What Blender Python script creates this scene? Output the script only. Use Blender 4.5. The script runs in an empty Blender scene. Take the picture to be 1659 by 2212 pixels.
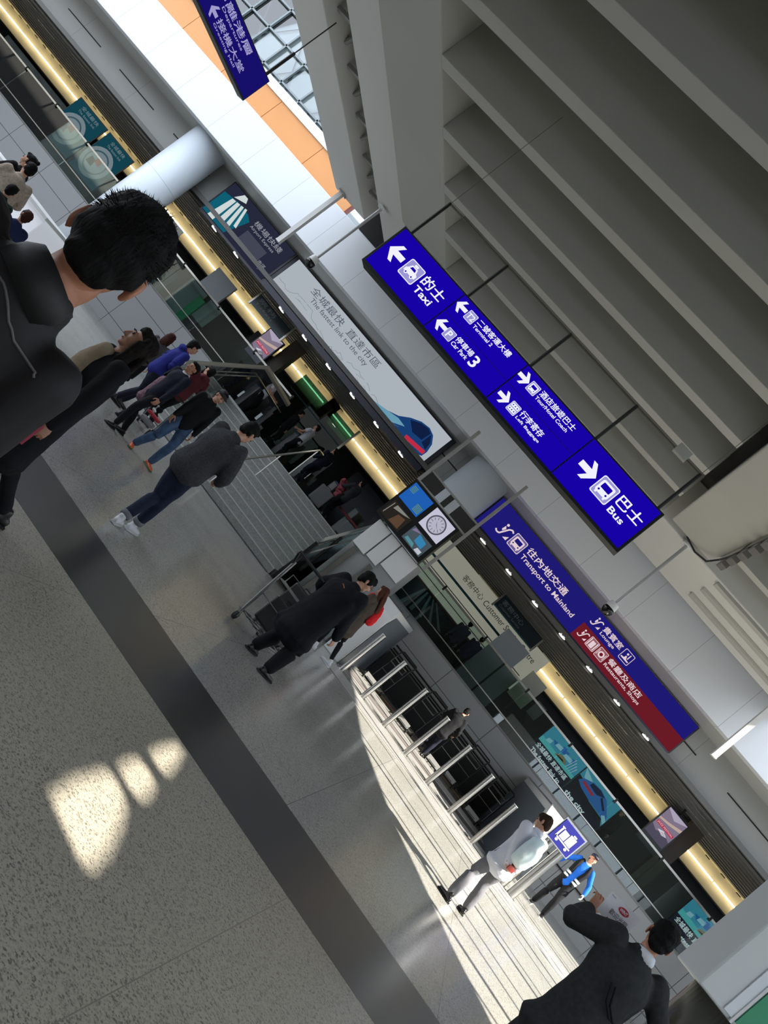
import bpy, bmesh, math, random
from mathutils import Vector, Matrix, noise
random.seed(7)
SC = bpy.context.scene
COL = SC.collection
R = math.radians
V = Vector

# ---------------------------------------------------------------- camera
cam_d = bpy.data.cameras.new('camera'); cam = bpy.data.objects.new('camera', cam_d); COL.objects.link(cam)
FPX = 1789.0                                    # focal length in pixels of the 1659 x 2212 frame
PITCH = math.atan(115.0 / FPX); YAW = R(12.3); ROLL = R(52.0)
cam_d.sensor_fit = 'VERTICAL'; cam_d.sensor_height = 24.0; cam_d.lens = 24.0 * FPX / 2212.0
cam_d.clip_start = 0.05; cam_d.clip_end = 300
cam.matrix_world = (Matrix.Translation((0, 0, 1.65)) @ Matrix.Rotation(YAW, 4, 'Z') @
                    Matrix.Rotation(math.pi / 2 + PITCH, 4, 'X') @ Matrix.Rotation(ROLL, 4, 'Z'))
SC.camera = cam

# ---------------------------------------------------------------- light and exposure
SC.view_settings.view_transform = 'Standard'; SC.view_settings.look = 'None'
SC.view_settings.exposure = 0.0; SC.view_settings.gamma = 1.0; SC.view_settings.use_curve_mapping = False
w = bpy.data.worlds.new('sky'); SC.world = w; w.use_nodes = True
bg = w.node_tree.nodes['Background']; bg.inputs[0].default_value = (0.80, 0.88, 1.0, 1); bg.inputs[1].default_value = 4.0
SUN_AZ = V((-0.955, 0.295, 0)).normalized(); SUN_TAN = 0.93
sd = bpy.data.lights.new('sun', 'SUN'); sd.energy = 19.0; sd.angle = R(0.2); sd.color = (1.0, 0.93, 0.82)
so = bpy.data.objects.new('sun', sd); COL.objects.link(so); so.location = (16, -2, 14)
so.rotation_euler = V((SUN_AZ.x, SUN_AZ.y, -SUN_TAN)).to_track_quat('-Z', 'Y').to_euler()
SC.cycles.max_bounces = 7; SC.cycles.diffuse_bounces = 4; SC.cycles.glossy_bounces = 4
SC.cycles.transparent_max_bounces = 12; SC.cycles.transmission_bounces = 4
SC.cycles.use_denoising = True; SC.cycles.sample_clamp_indirect = 6.0
SC.cycles.caustics_reflective = False; SC.cycles.caustics_refractive = False

# ---------------------------------------------------------------- materials
def lin(c):
    return tuple((x / 255 / 12.92) if x / 255 <= 0.04045 else ((x / 255 + 0.055) / 1.055) ** 2.4 for x in c)
_M = {}
def mat(name, rgb, rough=0.6, metal=0.0, emit=0.0, var=0.0, vscale=8.0, bump=0.0, bscale=40.0, spec=0.5, sheen=0.0, stretch=None):
    """procedural material; rgb in 0-255 sRGB"""
    if name in _M: return _M[name]
    m = bpy.data.materials.new(name); m.use_nodes = True; nt = m.node_tree
    b = nt.nodes['Principled BSDF']; c = lin(rgb)
    b.inputs['Base Color'].default_value = (*c, 1); b.inputs['Roughness'].default_value = rough
    b.inputs['Metallic'].default_value = metal; b.inputs['Specular IOR Level'].default_value = spec
    if sheen: b.inputs['Sheen Weight'].default_value = sheen
    if emit:
        b.inputs['Emission Color'].default_value = (*c, 1); b.inputs['Emission Strength'].default_value = emit
    if var or bump:
        tc = nt.nodes.new('ShaderNodeTexCoord'); mp = nt.nodes.new('ShaderNodeMapping')
        nt.links.new(tc.outputs['Object'], mp.inputs[0])
        if stretch: mp.inputs['Scale'].default_value = stretch
    if var:
        n = nt.nodes.new('ShaderNodeTexNoise'); n.inputs['Scale'].default_value = vscale; n.inputs['Detail'].default_value = 4
        r = nt.nodes.new('ShaderNodeValToRGB')
        r.color_ramp.elements[0].position = .3; r.color_ramp.elements[1].position = .7
        r.color_ramp.elements[0].color = (*[x * (1 - var) for x in c], 1); r.color_ramp.elements[1].color = (*[min(1, x * (1 + var)) for x in c], 1)
        nt.links.new(mp.outputs[0], n.inputs[0]); nt.links.new(n.outputs[0], r.inputs[0]); nt.links.new(r.outputs[0], b.inputs['Base Color'])
    if bump:
        n2 = nt.nodes.new('ShaderNodeTexNoise'); n2.inputs['Scale'].default_value = bscale; n2.inputs['Detail'].default_value = 5
        bp = nt.nodes.new('ShaderNodeBump'); bp.inputs['Strength'].default_value = bump; bp.inputs['Distance'].default_value = 0.01
        nt.links.new(mp.outputs[0], n2.inputs[0]); nt.links.new(n2.outputs[0], bp.inputs['Height']); nt.links.new(bp.outputs[0], b.inputs['Normal'])
    _M[name] = m
    return m
def glow(name, rgb, s):
    if name in _M: return _M[name]
    m = bpy.data.materials.new(name); m.use_nodes = True; nt = m.node_tree; nt.nodes.clear()
    e = nt.nodes.new('ShaderNodeEmission'); o = nt.nodes.new('ShaderNodeOutputMaterial')
    e.inputs[0].default_value = (*lin(rgb), 1); e.inputs[1].default_value = s; nt.links.new(e.outputs[0], o.inputs[0])
    _M[name] = m; return m
def glass(name, tint=(225, 240, 235), refl=0.08, rough=0.0):
    if name in _M: return _M[name]
    m = bpy.data.materials.new(name); m.use_nodes = True; nt = m.node_tree; nt.nodes.clear()
    t = nt.nodes.new('ShaderNodeBsdfTransparent'); g = nt.nodes.new('ShaderNodeBsdfGlossy'); x = nt.nodes.new('ShaderNodeMixShader')
    f = nt.nodes.new('ShaderNodeFresnel'); f.inputs[0].default_value = 1.45
    a = nt.nodes.new('ShaderNodeMath'); a.operation = 'ADD'; a.inputs[1].default_value = refl
    o = nt.nodes.new('ShaderNodeOutputMaterial')
    t.inputs[0].default_value = (*lin(tint), 1); g.inputs['Roughness'].default_value = rough
    nt.links.new(f.outputs[0], a.inputs[0]); nt.links.new(a.outputs[0], x.inputs[0])
    nt.links.new(t.outputs[0], x.inputs[1]); nt.links.new(g.outputs[0], x.inputs[2]); nt.links.new(x.outputs[0], o.inputs[0])
    _M[name] = m; return m
def floor_mat(name, c1, c2, scale, rough, joint=None, jcol=(60, 60, 56), rot=0.0):
    m = bpy.data.materials.new(name); m.use_nodes = True; nt = m.node_tree; b = nt.nodes['Principled BSDF']
    tc = nt.nodes.new('ShaderNodeTexCoord')
    n = nt.nodes.new('ShaderNodeTexVoronoi'); n.inputs['Scale'].default_value = scale
    sp = nt.nodes.new('ShaderNodeSeparateColor'); fine = nt.nodes.new('ShaderNodeTexNoise'); fine.inputs['Scale'].default_value = scale * .35; fine.inputs['Detail'].default_value = 4
    ad = nt.nodes.new('ShaderNodeMath'); ad.operation = 'MULTIPLY_ADD'; ad.inputs[1].default_value = .8
    r = nt.nodes.new('ShaderNodeValToRGB'); e = r.color_ramp.elements; L1, L2 = lin(c1), lin(c2)
    e[0].position = .52; e[0].color = (*L2, 1); e[1].position = 1.02; e[1].color = (*[min(1, q * 1.12) for q in L1], 1)
    m_ = r.color_ramp.elements.new(.68); m_.color = (*[(p_ * .3 + q * .7) for p_, q in zip(L2, L1)], 1)
    nt.links.new(tc.outputs['Object'], n.inputs[0]); nt.links.new(n.outputs['Color'], sp.inputs[0]); nt.links.new(tc.outputs['Object'], fine.inputs[0])
    nt.links.new(sp.outputs[0], ad.inputs[0]); nt.links.new(fine.outputs[0], ad.inputs[2]); nt.links.new(ad.outputs[0], r.inputs[0])
    big = nt.nodes.new('ShaderNodeTexNoise'); big.inputs['Scale'].default_value = .7; big.inputs['Detail'].default_value = 3
    nt.links.new(tc.outputs['Object'], big.inputs[0])
    mr = nt.nodes.new('ShaderNodeMapRange'); mr.inputs[3].default_value = .88; mr.inputs[4].default_value = 1.1
    nt.links.new(big.outputs[0], mr.inputs[0])
    mx = nt.nodes.new('ShaderNodeMix'); mx.data_type = 'RGBA'; mx.blend_type = 'MULTIPLY'; mx.inputs[0].default_value = 1
    nt.links.new(r.outputs[0], mx.inputs[6]); nt.links.new(mr.outputs[0], mx.inputs[7])
    out = mx.outputs[2]
    if joint:
        br = nt.nodes.new('ShaderNodeTexBrick'); br.offset = 0; br.inputs['Scale'].default_value = 1
        br.inputs['Brick Width'].default_value = joint[0]; br.inputs['Row Height'].default_value = joint[1]; br.inputs['Mortar Size'].default_value = .0028
        mp = nt.nodes.new('ShaderNodeMapping'); mp.inputs['Rotation'].default_value[2] = rot
        mp.inputs['Location'].default_value = (joint[2], joint[3], 0)
        nt.links.new(tc.outputs['Object'], mp.inputs[0]); nt.links.new(mp.outputs[0], br.inputs[0])
        m2 = nt.nodes.new('ShaderNodeMix'); m2.data_type = 'RGBA'
        nt.links.new(br.outputs['Fac'], m2.inputs[0]); nt.links.new(out, m2.inputs[6]); m2.inputs[7].default_value = (*lin(jcol), 1)
        out = m2.outputs[2]
    nt.links.new(out, b.inputs['Base Color'])
    rr = nt.nodes.new('ShaderNodeMapRange'); rr.inputs[3].default_value = rough * .8; rr.inputs[4].default_value = rough * 1.3
    nt.links.new(big.outputs[0], rr.inputs[0]); nt.links.new(rr.outputs[0], b.inputs['Roughness'])
    return m
def seam_mat(name, rgb, w, h, ox, oz, rough=.5, axis='X', seam=.006, dark=.55):
    """flat painted panels with thin seams; the seams run in the object's x-z plane (or y-z)"""
    m = bpy.data.materials.new(name); m.use_nodes = True; nt = m.node_tree; b = nt.nodes['Principled BSDF']
    tc = nt.nodes.new('ShaderNodeTexCoord'); s = nt.nodes.new('ShaderNodeSeparateXYZ'); c = nt.nodes.new('ShaderNodeCombineXYZ')
    nt.links.new(tc.outputs['Object'], s.inputs[0]); nt.links.new(s.outputs[axis], c.inputs[0]); nt.links.new(s.outputs['Z'], c.inputs[1])
    mp = nt.nodes.new('ShaderNodeMapping'); mp.inputs['Location'].default_value = (ox, oz, 0); nt.links.new(c.outputs[0], mp.inputs[0])
    br = nt.nodes.new('ShaderNodeTexBrick'); br.offset = 0; br.inputs['Scale'].default_value = 1
    br.inputs['Brick Width'].default_value = w; br.inputs['Row Height'].default_value = h; br.inputs['Mortar Size'].default_value = seam
    L = lin(rgb)
    br.inputs['Color1'].default_value = (*L, 1); br.inputs['Color2'].default_value = (*[x * .97 for x in L], 1); br.inputs['Mortar'].default_value = (*[x * dark for x in L], 1)
    nt.links.new(mp.outputs[0], br.inputs[0]); nt.links.new(br.outputs[0], b.inputs['Base Color']); b.inputs['Roughness'].default_value = rough
    return m

# ---------------------------------------------------------------- mesh and object helpers
WM = {}                                          # world matrix of every object made here
def nb(): return bmesh.new()
def box(bm, x0, x1, y0, y1, z0, z1, M=None, mi=0):
    vs = [bm.verts.new((x, y, z)) for x in (x0, x1) for y in (y0, y1) for z in (z0, z1)]
    if M is not None:
        for v in vs: v.co = M @ v.co
    for f in ((0, 1, 3, 2), (4, 6, 7, 5), (0, 4, 5, 1), (2, 3, 7, 6), (0, 2, 6, 4), (1, 5, 7, 3)):
        bm.faces.new([vs[i] for i in f]).material_index = mi
    return bm
def frame_of(d, up=None):
    d = d.normalized(); up = up or (V((0, 0, 1)) if abs(d.z) < .95 else V((0, 1, 0)))
    s = d.cross(up).normalized(); return s, s.cross(d).normalized()
def tube(bm, pts, r, n=10, mi=0, caps=True, radii=None, flat=1.0, side=None):
    """tube along a list of points; radii optional per point; flat squashes the second axis"""
    pts = [V(p) for p in pts]; rings = []
    for i, p in enumerate(pts):
        a = pts[max(i - 1, 0)]; b = pts[min(i + 1, len(pts) - 1)]; d = (b - a)
        if d.length < 1e-6: d = V((0, 0, 1))
        s, u = frame_of(d)
        if side is not None:
            s = (side - d.normalized() * side.dot(d.normalized())).normalized(); u = s.cross(d.normalized()).normalized()
        rr = radii[i] if radii else r
        rx, ry = rr if isinstance(rr, (tuple, list)) else (rr, rr * flat)
        rings.append([bm.verts.new(p + s * math.cos(2 * math.pi * k / n) * rx + u * math.sin(2 * math.pi * k / n) * ry) for k in range(n)])
    for a, b in zip(rings, rings[1:]):
        for k in range(n): bm.faces.new((a[k], a[(k + 1) % n], b[(k + 1) % n], b[k])).material_index = mi
    if caps:
        bm.faces.new(list(reversed(rings[0]))).material_index = mi; bm.faces.new(rings[-1]).material_index = mi
    return bm
def cyl(bm, p0, p1, r, n=16, mi=0, r2=None):
    return tube(bm, [p0, p1], r, n, mi, radii=[r, r if r2 is None else r2])
def ball(bm, c, r, rot=None, n=14, mi=0):
    r = r if isinstance(r, (tuple, list)) else (r, r, r)
    M = Matrix.Translation(c) @ (rot.to_4x4() if rot else Matrix()) @ Matrix.Diagonal((*r, 1))
    g = bmesh.ops.create_uvsphere(bm, u_segments=n, v_segments=max(6, n // 2 + 2), radius=1, matrix=M)
    for v in g['verts']:
        for f in v.link_faces: f.material_index = mi
    return bm
def poly(bm, pts, o, rx, ux, d=0.0, mi=0, th=0.0):
    """flat polygon given in a frame: origin o, right rx, up ux, lifted d along the frame's normal; th gives it thickness"""
    n = rx.cross(ux).normalized()
    a = [bm.verts.new(o + rx * p[0] + ux * p[1] + n * d) for p in pts]
    f = bm.faces.new(a); f.material_index = mi
    if th:
        b = [bm.verts.new(v.co - n * th) for v in a]
        for i in range(len(a)):
            bm.faces.new((a[i], b[i], b[(i + 1) % len(a)], a[(i + 1) % len(a)])).material_index = mi
        bm.faces.new(list(reversed(b))).material_index = mi
    return bm
def finish(name, bm, mats, parent=None, smooth=False, bev=0.0, kind=None, recalc=True, me=None):
    if me is None:
        if recalc: bmesh.ops.recalc_face_normals(bm, faces=bm.faces)
        me = bpy.data.meshes.new(name)
    o = bpy.data.objects.new(name, me); COL.objects.link(o)
    if parent is not None:
        W = WM[parent]; bm.transform(W.inverted()); o.parent = parent; WM[o] = W.copy()
    else:
        xs = [v.co for v in bm.verts]
        lo = V((min(v.x for v in xs), min(v.y for v in xs), min(v.z for v in xs))); hi = V((max(v.x for v in xs), max(v.y for v in xs), max(v.z for v in xs)))
        c = V(((lo.x + hi.x) / 2, (lo.y + hi.y) / 2, lo.z))
        if kind == 'structure': c = V((0, 0, 0))
        bm.transform(Matrix.Translation(-c)); o.location = c; WM[o] = Matrix.Translation(c)
    bm.to_mesh(me); bm.free()
    for m in (mats if isinstance(mats, (list, tuple)) else [mats]): me.materials.append(m)
    if smooth:
        for p in me.polygons: p.use_smooth = True
    if bev:
        md = o.modifiers.new('bevel', 'BEVEL'); md.width = bev; md.segments = 2; md.limit_method = 'ANGLE'
    if kind: o['kind'] = kind
    return o
def thing(name, label, cat, loc, rz=0.0, group=None, kind=None):
    o = bpy.data.objects.new(name, None); COL.objects.link(o); o.location = loc; o.rotation_euler = (0, 0, rz); o.empty_display_size = .2
    WM[o] = Matrix.Translation(loc) @ Matrix.Rotation(rz, 4, 'Z'); tag(o, label, cat, group)
    return o
def tag(o, label=None, cat=None, group=None):
    if label: o['label'] = label
    if cat: o['category'] = cat
    if group: o['group'] = group
    return o
def part(name, bm, mats, parent, **k): return finish(name, bm, mats, parent, **k)
def struct(name, bm, mats, **k): return finish(name, bm, mats, None, kind='structure', **k)
def LM(parent):                                   # helper for building in a thing's own frame
    return WM[parent]
def lpart(name, bm, mats, parent, **k):           # bm is in the parent's local frame
    bm.transform(WM[parent]); return finish(name, bm, mats, parent, **k)
def copy_tree(o, parent=None, loc=None, rz=None, label=None):
    c = o.copy(); COL.objects.link(c)
    if parent is not None: c.parent = parent
    if loc is not None: c.location = loc
    if rz is not None: c.rotation_euler = (0, 0, rz)
    if label: c['label'] = label
    for ch in [x for x in bpy.data.objects if x.parent == o]: copy_tree(ch, c)
    return c
def text(bm, s, x0, x1, z0, z1, o, rx, ux, d=0.004, bold=0.0, mi=0, th=0.0):
    """letters fitted to the box x0..x1, z0..z1 of a frame"""
    if bold and any(ord(c) > 0x2E00 for c in s):     # dense characters: thicken by overlaying instead of offsetting outlines
        q = (z1 - z0) * .022
        for a, b in ((-q, 0), (q, 0), (0, q * .6), (0, -q * .6)): text(bm, s, x0 + a, x1 + a, z0 + b, z1 + b, o, rx, ux, d, 0.0, mi)
        return bm
    cu = bpy.data.curves.new('lettering', 'FONT'); cu.body = s; cu.offset = bold; cu.resolution_u = 3
    ob = bpy.data.objects.new('lettering', cu); COL.objects.link(ob)
    dg = bpy.context.evaluated_depsgraph_get(); dg.update()
    me = bpy.data.meshes.new_from_object(ob.evaluated_get(dg))
    bpy.data.objects.remove(ob); bpy.data.curves.remove(cu)
    if len(me.vertices) == 0: return bm
    xs = [v.co.x for v in me.vertices]; ys = [v.co.y for v in me.vertices]
    ax, bx, ay, by = min(xs), max(xs), min(ys), max(ys)
    n = rx.cross(ux).normalized()
    vs = [bm.verts.new(o + rx * (x0 + (v.co.x - ax) / max(bx - ax, 1e-6) * (x1 - x0)) + ux * (z0 + (v.co.y - ay) / max(by - ay, 1e-6) * (z1 - z0)) + n * d) for v in me.vertices]
    for p in me.polygons:
        try: bm.faces.new([vs[i] for i in p.vertices]).material_index = mi
        except ValueError: pass
    bpy.data.meshes.remove(me)
    return bm
XR, ZU = V((1, 0, 0)), V((0, 0, 1))

# ================================================================ THE SETTING
M_plaster = mat('ceiling_plaster', (180, 179, 172), .7, var=.03, vscale=.6)
M_fascia = seam_mat('fascia_panels', (214, 217, 222), 1.58, 4.0, -1.21 + 1.58 * 20, 0, .35)
M_bulk = seam_mat('bulkhead_panels', (150, 151, 148), 3.1, 3.0, 1.4 + 31, 0, .5)
M_black = mat('black_gap', (14, 14, 14), .8)
M_dark = mat('dark_metal', (38, 38, 36), .4, metal=.6)
M_steel = mat('brushed_steel', (190, 188, 184), .22, metal=1.0, bump=.05, bscale=60, stretch=(1, 1, 30))
M_white = mat('white_paint', (222, 224, 224), .4)
M_greyp = mat('grey_paint', (140, 141, 140), .5)

# floor: beige terrazzo, dark band, grey terrazzo
bm = box(nb(), -34, 20.2, -8, 5.6, -.2, 0); struct('floor', bm, floor_mat('beige_terrazzo', (152, 147, 133), (98, 94, 85), 125, .33, (2.4, 2.4, .3, .9), (118, 113, 102), .12))
bm = box(nb(), -34, 20.2, 5.6, 6.98, -.2, .0005); struct('trim_1', bm, mat('dark_floor_band', (54, 54, 53), .3, var=.08, vscale=3))
bm = box(nb(), -34, 20.2, 6.98, 31, -.2, 0); struct('floor_2', bm, floor_mat('grey_terrazzo', (150, 149, 143), (108, 108, 103), 110, .2, (1.95, 2.9, .45, 1.0), (92, 92, 88), .05)); 

# ribbed concrete ceiling of the middle bay
struct('ceiling', box(nb(), -11.3, 5.0, -8, 19.9, 8.1, 8.3), mat('slab_dark', (46, 45, 42), .8))  # unseen slab given a dark colour to cut bounce onto the ribs
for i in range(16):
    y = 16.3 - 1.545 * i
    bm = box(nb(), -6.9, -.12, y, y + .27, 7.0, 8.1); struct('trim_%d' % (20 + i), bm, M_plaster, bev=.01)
bm = box(nb(), -8.4, -6.9, -8, 16.3, 7.0, 8.1); struct('trim_2', bm, M_plaster, bev=.02)
bm = box(nb(), -9.44, -8.4, -8, 18.6, 7.06, 8.1); struct('trim_3', bm, mat('pale_plaster', (214, 213, 208), .6), bev=.02)
bm = box(nb(), -11.3, -10.12, -8, 18.4, 7.0, 8.1); struct('trim_4', bm, mat('pale_plaster', (214, 213, 208), .6), bev=.02)
bm = nb()                                          # the open service slot between the two soffits: a truss inside
for k in range(18):
    y = 17.5 - k * 1.35
    tube(bm, [(-9.46, y, 7.2), (-10.1, y - .62, 7.75)], .05, 6); tube(bm, [(-10.1, y - .62, 7.3), (-9.46, y - 1.24, 7.75)], .05, 6)
    box(bm, -10.11, -9.44, y - .1, y, 7.25, 7.32)
struct('trim_5', bm, mat('truss_grey', (150, 150, 146), .5))
struct('trim_6', box(nb(), 0.10, 1.2, -8, 16.15, 6.98, 8.1), M_plaster, bev=.03)
struct('trim_7', box(nb(), -8.4, 5.0, 16.57, 19.35, 7.0, 8.1), mat('pale_plaster', (214, 213, 208), .6), bev=.03)
for i in range(7):
    y = 14.9 - 1.545 * i
    struct('trim_%d' % (50 + i), box(nb(), 1.28, 5.0, y, y + .27, 7.0, 8.1), M_plaster, bev=.01)
bm = nb()
for i in range(3):
    y = 16.6 + i * .9
    box(bm, 1.6, 5.0, y, y + .22, 6.93, 7.0)
struct('trim_60', bm, M_plaster, bev=.01)
struct('wall_right_parapet', box(nb(), 4.9, 5.05, -8, 19.9, 7.0, 8.3), M_plaster)
# fascia over the far arcade
bm = box(nb(), -34, 20.2, 20.0, 20.35, 5.83, 7.2); struct('wall_back_fascia', bm, M_fascia, bev=.015)
struct('trim_9', box(nb(), -10.9, 5.0, 19.98, 20.3, 7.2, 8.1), M_black)  # solid black block standing in for the shadow gap over the fascia
struct('ceiling_arcade', box(nb(), -34, 20.2, 20.35, 21.7, 5.83, 5.93), mat('soffit_grey', (168, 169, 166), .5))
struct('wall_back_bulkhead', box(nb(), -34, 20.2, 21.62, 21.8, 4.62, 5.9), M_bulk)
bm = nb()
for x in range(-33, 20, 3): box(bm, x, x + 1.9, 21.6, 21.625, 5.28, 5.31)
struct('trim_10', bm, M_black)
# dark slatted ceiling inside, with thin shiny rails
struct('ceiling_inside', box(nb(), -34, 20.2, 21.4, 31, 4.62, 4.75), mat('dark_ceiling', (84, 83, 80), .4, metal=.1))
bm = nb()
for k in range(9): box(bm, -34, 20.2, 21.75 + k * .58, 21.8 + k * .58, 4.56, 4.62)
struct('trim_11', bm, mat('dark_slat', (98, 97, 93), .35, metal=.3))
bm = nb()
for k in range(14):
    x = -33 + k * 3.25
    for y in (22.3, 23.5): box(bm, x, x + 1.1, y, y + .03, 4.545, 4.56)
struct('trim_12', bm, mat('bright_slat', (190, 188, 180), .2, metal=.9))
# upper level slab, its grey front and the back wall
struct('floor_upper', box(nb(), -34, 20.2, 24.1, 31, 1.4, 1.7), mat('upper_floor', (84, 84, 82), .3, var=.08, vscale=2))
struct('floor_landing', box(nb(), -9.7, -4.35, 20.7, 24.1, 1.4, 1.7), mat('upper_floor', (84, 84, 82), .3, var=.08, vscale=2))
M_gw = seam_mat('grey_wall_panels', (146, 148, 149), 1.95, 1.0, .4 + 39, .68 + 3, .45, seam=.012, dark=.25)
struct('wall_back_low', box(nb(), -4.35, 20.2, 24.0, 24.12, 0, 1.95), M_gw)
struct('wall_left_low', box(nb(), -34, -9.7, 24.0, 24.12, 0, 1.95), M_gw)
struct('wall_stair_side', box(nb(), -4.37, -4.25, 20.7, 24.0, 0, 1.7), M_greyp)
struct('wall_stair_side_left', box(nb(), -9.82, -9.7, 20.7, 24.0, 0, 1.7), M_greyp)
struct('trim_13', box(nb(), -4.3, 20.2, 23.93, 24.0, .9, .94), M_black)
struct('wall_back', box(nb(), -34, 20.2, 31, 31.2, 0, 4.75), mat('dark_backwall', (52, 56, 60), .4, var=.2, vscale=.8))
struct('wall_left', box(nb(), -34.2, -34, -8, 31, 0, 6), M_greyp)
bm = box(box(nb(), -34, 20.2, -8.2, -8, 0, .4), -34, 20.2, -8.2, -8, 3.0, 8.3); box(bm, -34, 3, -8.2, -8, .4, 3.0)
struct('wall_front', bm, mat('front_wall', (92, 90, 84), .7))
bm = nb()
for k in range(9): box(bm, 3 + k * 2.0, 3.1 + k * 2.0, -8.2, -8, .4, 3.0)
struct('window_3', bm, mat('window_steel', (112, 120, 122), .4, metal=.4))
# unseen gobo wall added at right: openings shaped to cast the floor's sun patches
WX = 20.2
def back(p):
    x, y = p; t = (WX - x) / -SUN_AZ.x
    return (y - SUN_AZ.y * t, SUN_TAN * t)
cu = bpy.data.curves.new('wall_right_gobo', 'CURVE'); cu.dimensions = '2D'; cu.fill_mode = 'BOTH'; cu.extrude = .03
def spl(pts):
    s = cu.splines.new('POLY'); s.points.add(len(pts) - 1); s.use_cyclic_u = True
    for q, p in zip(s.points, pts): q.co = (p[0], p[1], 0, 1)
spl([(-20, 0), (36, 0), (36, 56), (-20, 56)])  # outline made overhigh to keep sun out of the left atrium
def clipband(P, a, b):
    """the part of a floor polygon between two sun-parallel lines"""
    n = V((-SUN_AZ.y, SUN_AZ.x))
    def cut(P, s, lim):
        out = []
        for i in range(len(P)):
            p, q = V(P[i]), V(P[(i + 1) % len(P)]); dp, dq = s * (p.dot(n) - lim), s * (q.dot(n) - lim)
            if dp >= 0: out.append(p)
            if dp * dq < 0: out.append(p + (q - p) * (dp / (dp - dq)))
        return out
    P = cut(P, 1, a)
    return cut(P, -1, b) if len(P) > 2 else P
RP = [(-1.95, 21.7), (-1.75, 19.2), (-.95, 16.2), (-.28, 13.6), (.84, 11.05), (1.35, 10.35), (2.0, 9.3), (2.6, 8.6), (4.0, 7.6), (8.6, 7.6), (8.6, 20.6), (3.2, 21.7)]
n2 = V((-SUN_AZ.y, SUN_AZ.x)); vals = [V(p).dot(n2) for p in RP]; lo, hi = min(vals), max(vals)
edges = [lo + .02]; wid = [.9, .7, 1.3, .5, 1.5, .6, 1.1, .8, 1.6, .5, 1.2, .7]; i = 0
while edges[-1] < hi:
    nxt = edges[-1] + wid[i % 12]; q = clipband(RP, edges[-1], nxt - (.055 if i % 3 else .11))
    if len(q) > 2: spl([back(p) for p in q])
    edges.append(nxt); i += 1
for P in ([(-.724, 3.603), (-.776, 3.895), (-.786, 4.275), (-.742, 4.323), (-.639, 4.302), (-.535, 4.246), (-.449, 4.063), (-.358, 3.787), (-.327, 3.578), (-.357, 3.504)],
          [(-.779, 4.42), (-.812, 4.62), (-.804, 4.767), (-.698, 4.779), (-.604, 4.767), (-.558, 4.657), (-.526, 4.466), (-.545, 4.407), (-.645, 4.39)],
          [(-.825, 4.96), (-.853, 5.244), (-.847, 5.501), (-.8, 5.66), (-.687, 5.316), (-.626, 5.021), (-.642, 4.943), (-.729, 4.926)]): spl([back(p) for p in P])
ob = bpy.data.objects.new('wall_right_gobo', cu); COL.objects.link(ob)
dg = bpy.context.evaluated_depsgraph_get(); me = bpy.data.meshes.new_from_object(ob.evaluated_get(dg)); bpy.data.objects.remove(ob)
bm = nb(); bm.from_mesh(me); bpy.data.meshes.remove(me)
bm.transform(Matrix(((0, 0, 1, WX), (1, 0, 0, 0), (0, 1, 0, 0), (0, 0, 0, 1))))
struct('wall_right_gobo', bm, mat('right_gobo', (188, 188, 184), .6))

# round columns of the arcade
def column(x, label, z0=0.0):
    t = thing('round_column', label, 'column', (x, 20.95, 0), 0, 'round arcade columns')
    part('shaft', cyl(nb(), (x, 20.95, z0), (x, 20.95, 5.83), .62, 48), seam_mat('column_cladding', (206, 214, 222), 9, 2.3, 20, .6, .32, seam=.008, dark=.6), t, smooth=True)
    part('base_ring', cyl(nb(), (x, 20.95, 0), (x, 20.95, .16), .66, 48), M_steel, t, smooth=False)
column(-16.4, 'round pale column at the left, behind the head of the nearest man')
column(-3.6, 'round pale column in the middle, above the four screens')
column(9.2, 'round pale column at the far right of the arcade')

# orange balcony front above the fascia, on the atrium's upper floor
t = thing('balcony_balustrade', 'orange glass balcony front above the white fascia, top left', 'balustrade', (-17, 20.6, 7.2))
M_or = mat('orange_glass', (204, 140, 80), .14, var=.03, vscale=.5)
for k in range(9):
    x1 = -11.9 - k * 2.0; part('panel', box(nb(), x1 - 1.98, x1, 20.6, 20.66, 7.24, 8.15), M_or, t)
part('bottom_rail', box(nb(), -29.9, -11.9, 20.56, 20.7, 7.2, 7.25), mat('brown_rail', (120, 84, 60), .5), t)
part('top_rail', box(nb(), -29.9, -11.9, 20.55, 20.75, 8.15, 8.2), M_white, t)
part('end_plate', box(nb(), -11.9, -11.84, 20.56, 20.7, 7.2, 8.15), mat('dark_red', (110, 40, 24), .5), t)
struct('floor_balcony', box(nb(), -34, -8.9, 20.7, 26, 7.0, 7.2), M_white)
struct('wall_balcony', box(nb(), -34, -8.9, 23.4, 23.5, 8.3, 9.35), M_white)
# glazed roof and end wall of the left atrium
bm = nb()
for k in range(24): box(bm, -34 + k * 1.1, -33.93 + k * 1.1, 26, 26.1, 7.2, 17)
for k in range(9): box(bm, -34, -8.9, 26, 26.1, 8.2 + k * 1.05, 8.27 + k * 1.05)
for k in range(12):
    x = -33 + k * 2.2
    tube(bm, [(x, 26.2, 9.3), (x + 2.2, 26.2, 12.5)], .07, 6); tube(bm, [(x + 2.2, 26.2, 9.3), (x, 26.2, 12.5)], .07, 6)
struct('window_1', bm, mat('window_steel', (112, 120, 122), .4, metal=.4))
struct('window_2', box(nb(), -34, -8.9, 26.12, 26.14, 7.2, 17), glass('window_glass', (196, 204, 206), .1))
bm = nb()
for k in range(12): box(bm, -12.4 - k * 1.9, -12.3 - k * 1.9, -6, 20, 11.0, 11.25)
for k in range(8): box(bm, -34, -11.3, -5 + k * 3.3, -4.9 + k * 3.3, 10.9, 11.0)
struct('ceiling_skylight', bm, mat('skylight_steel', (160, 166, 168), .4))
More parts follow.
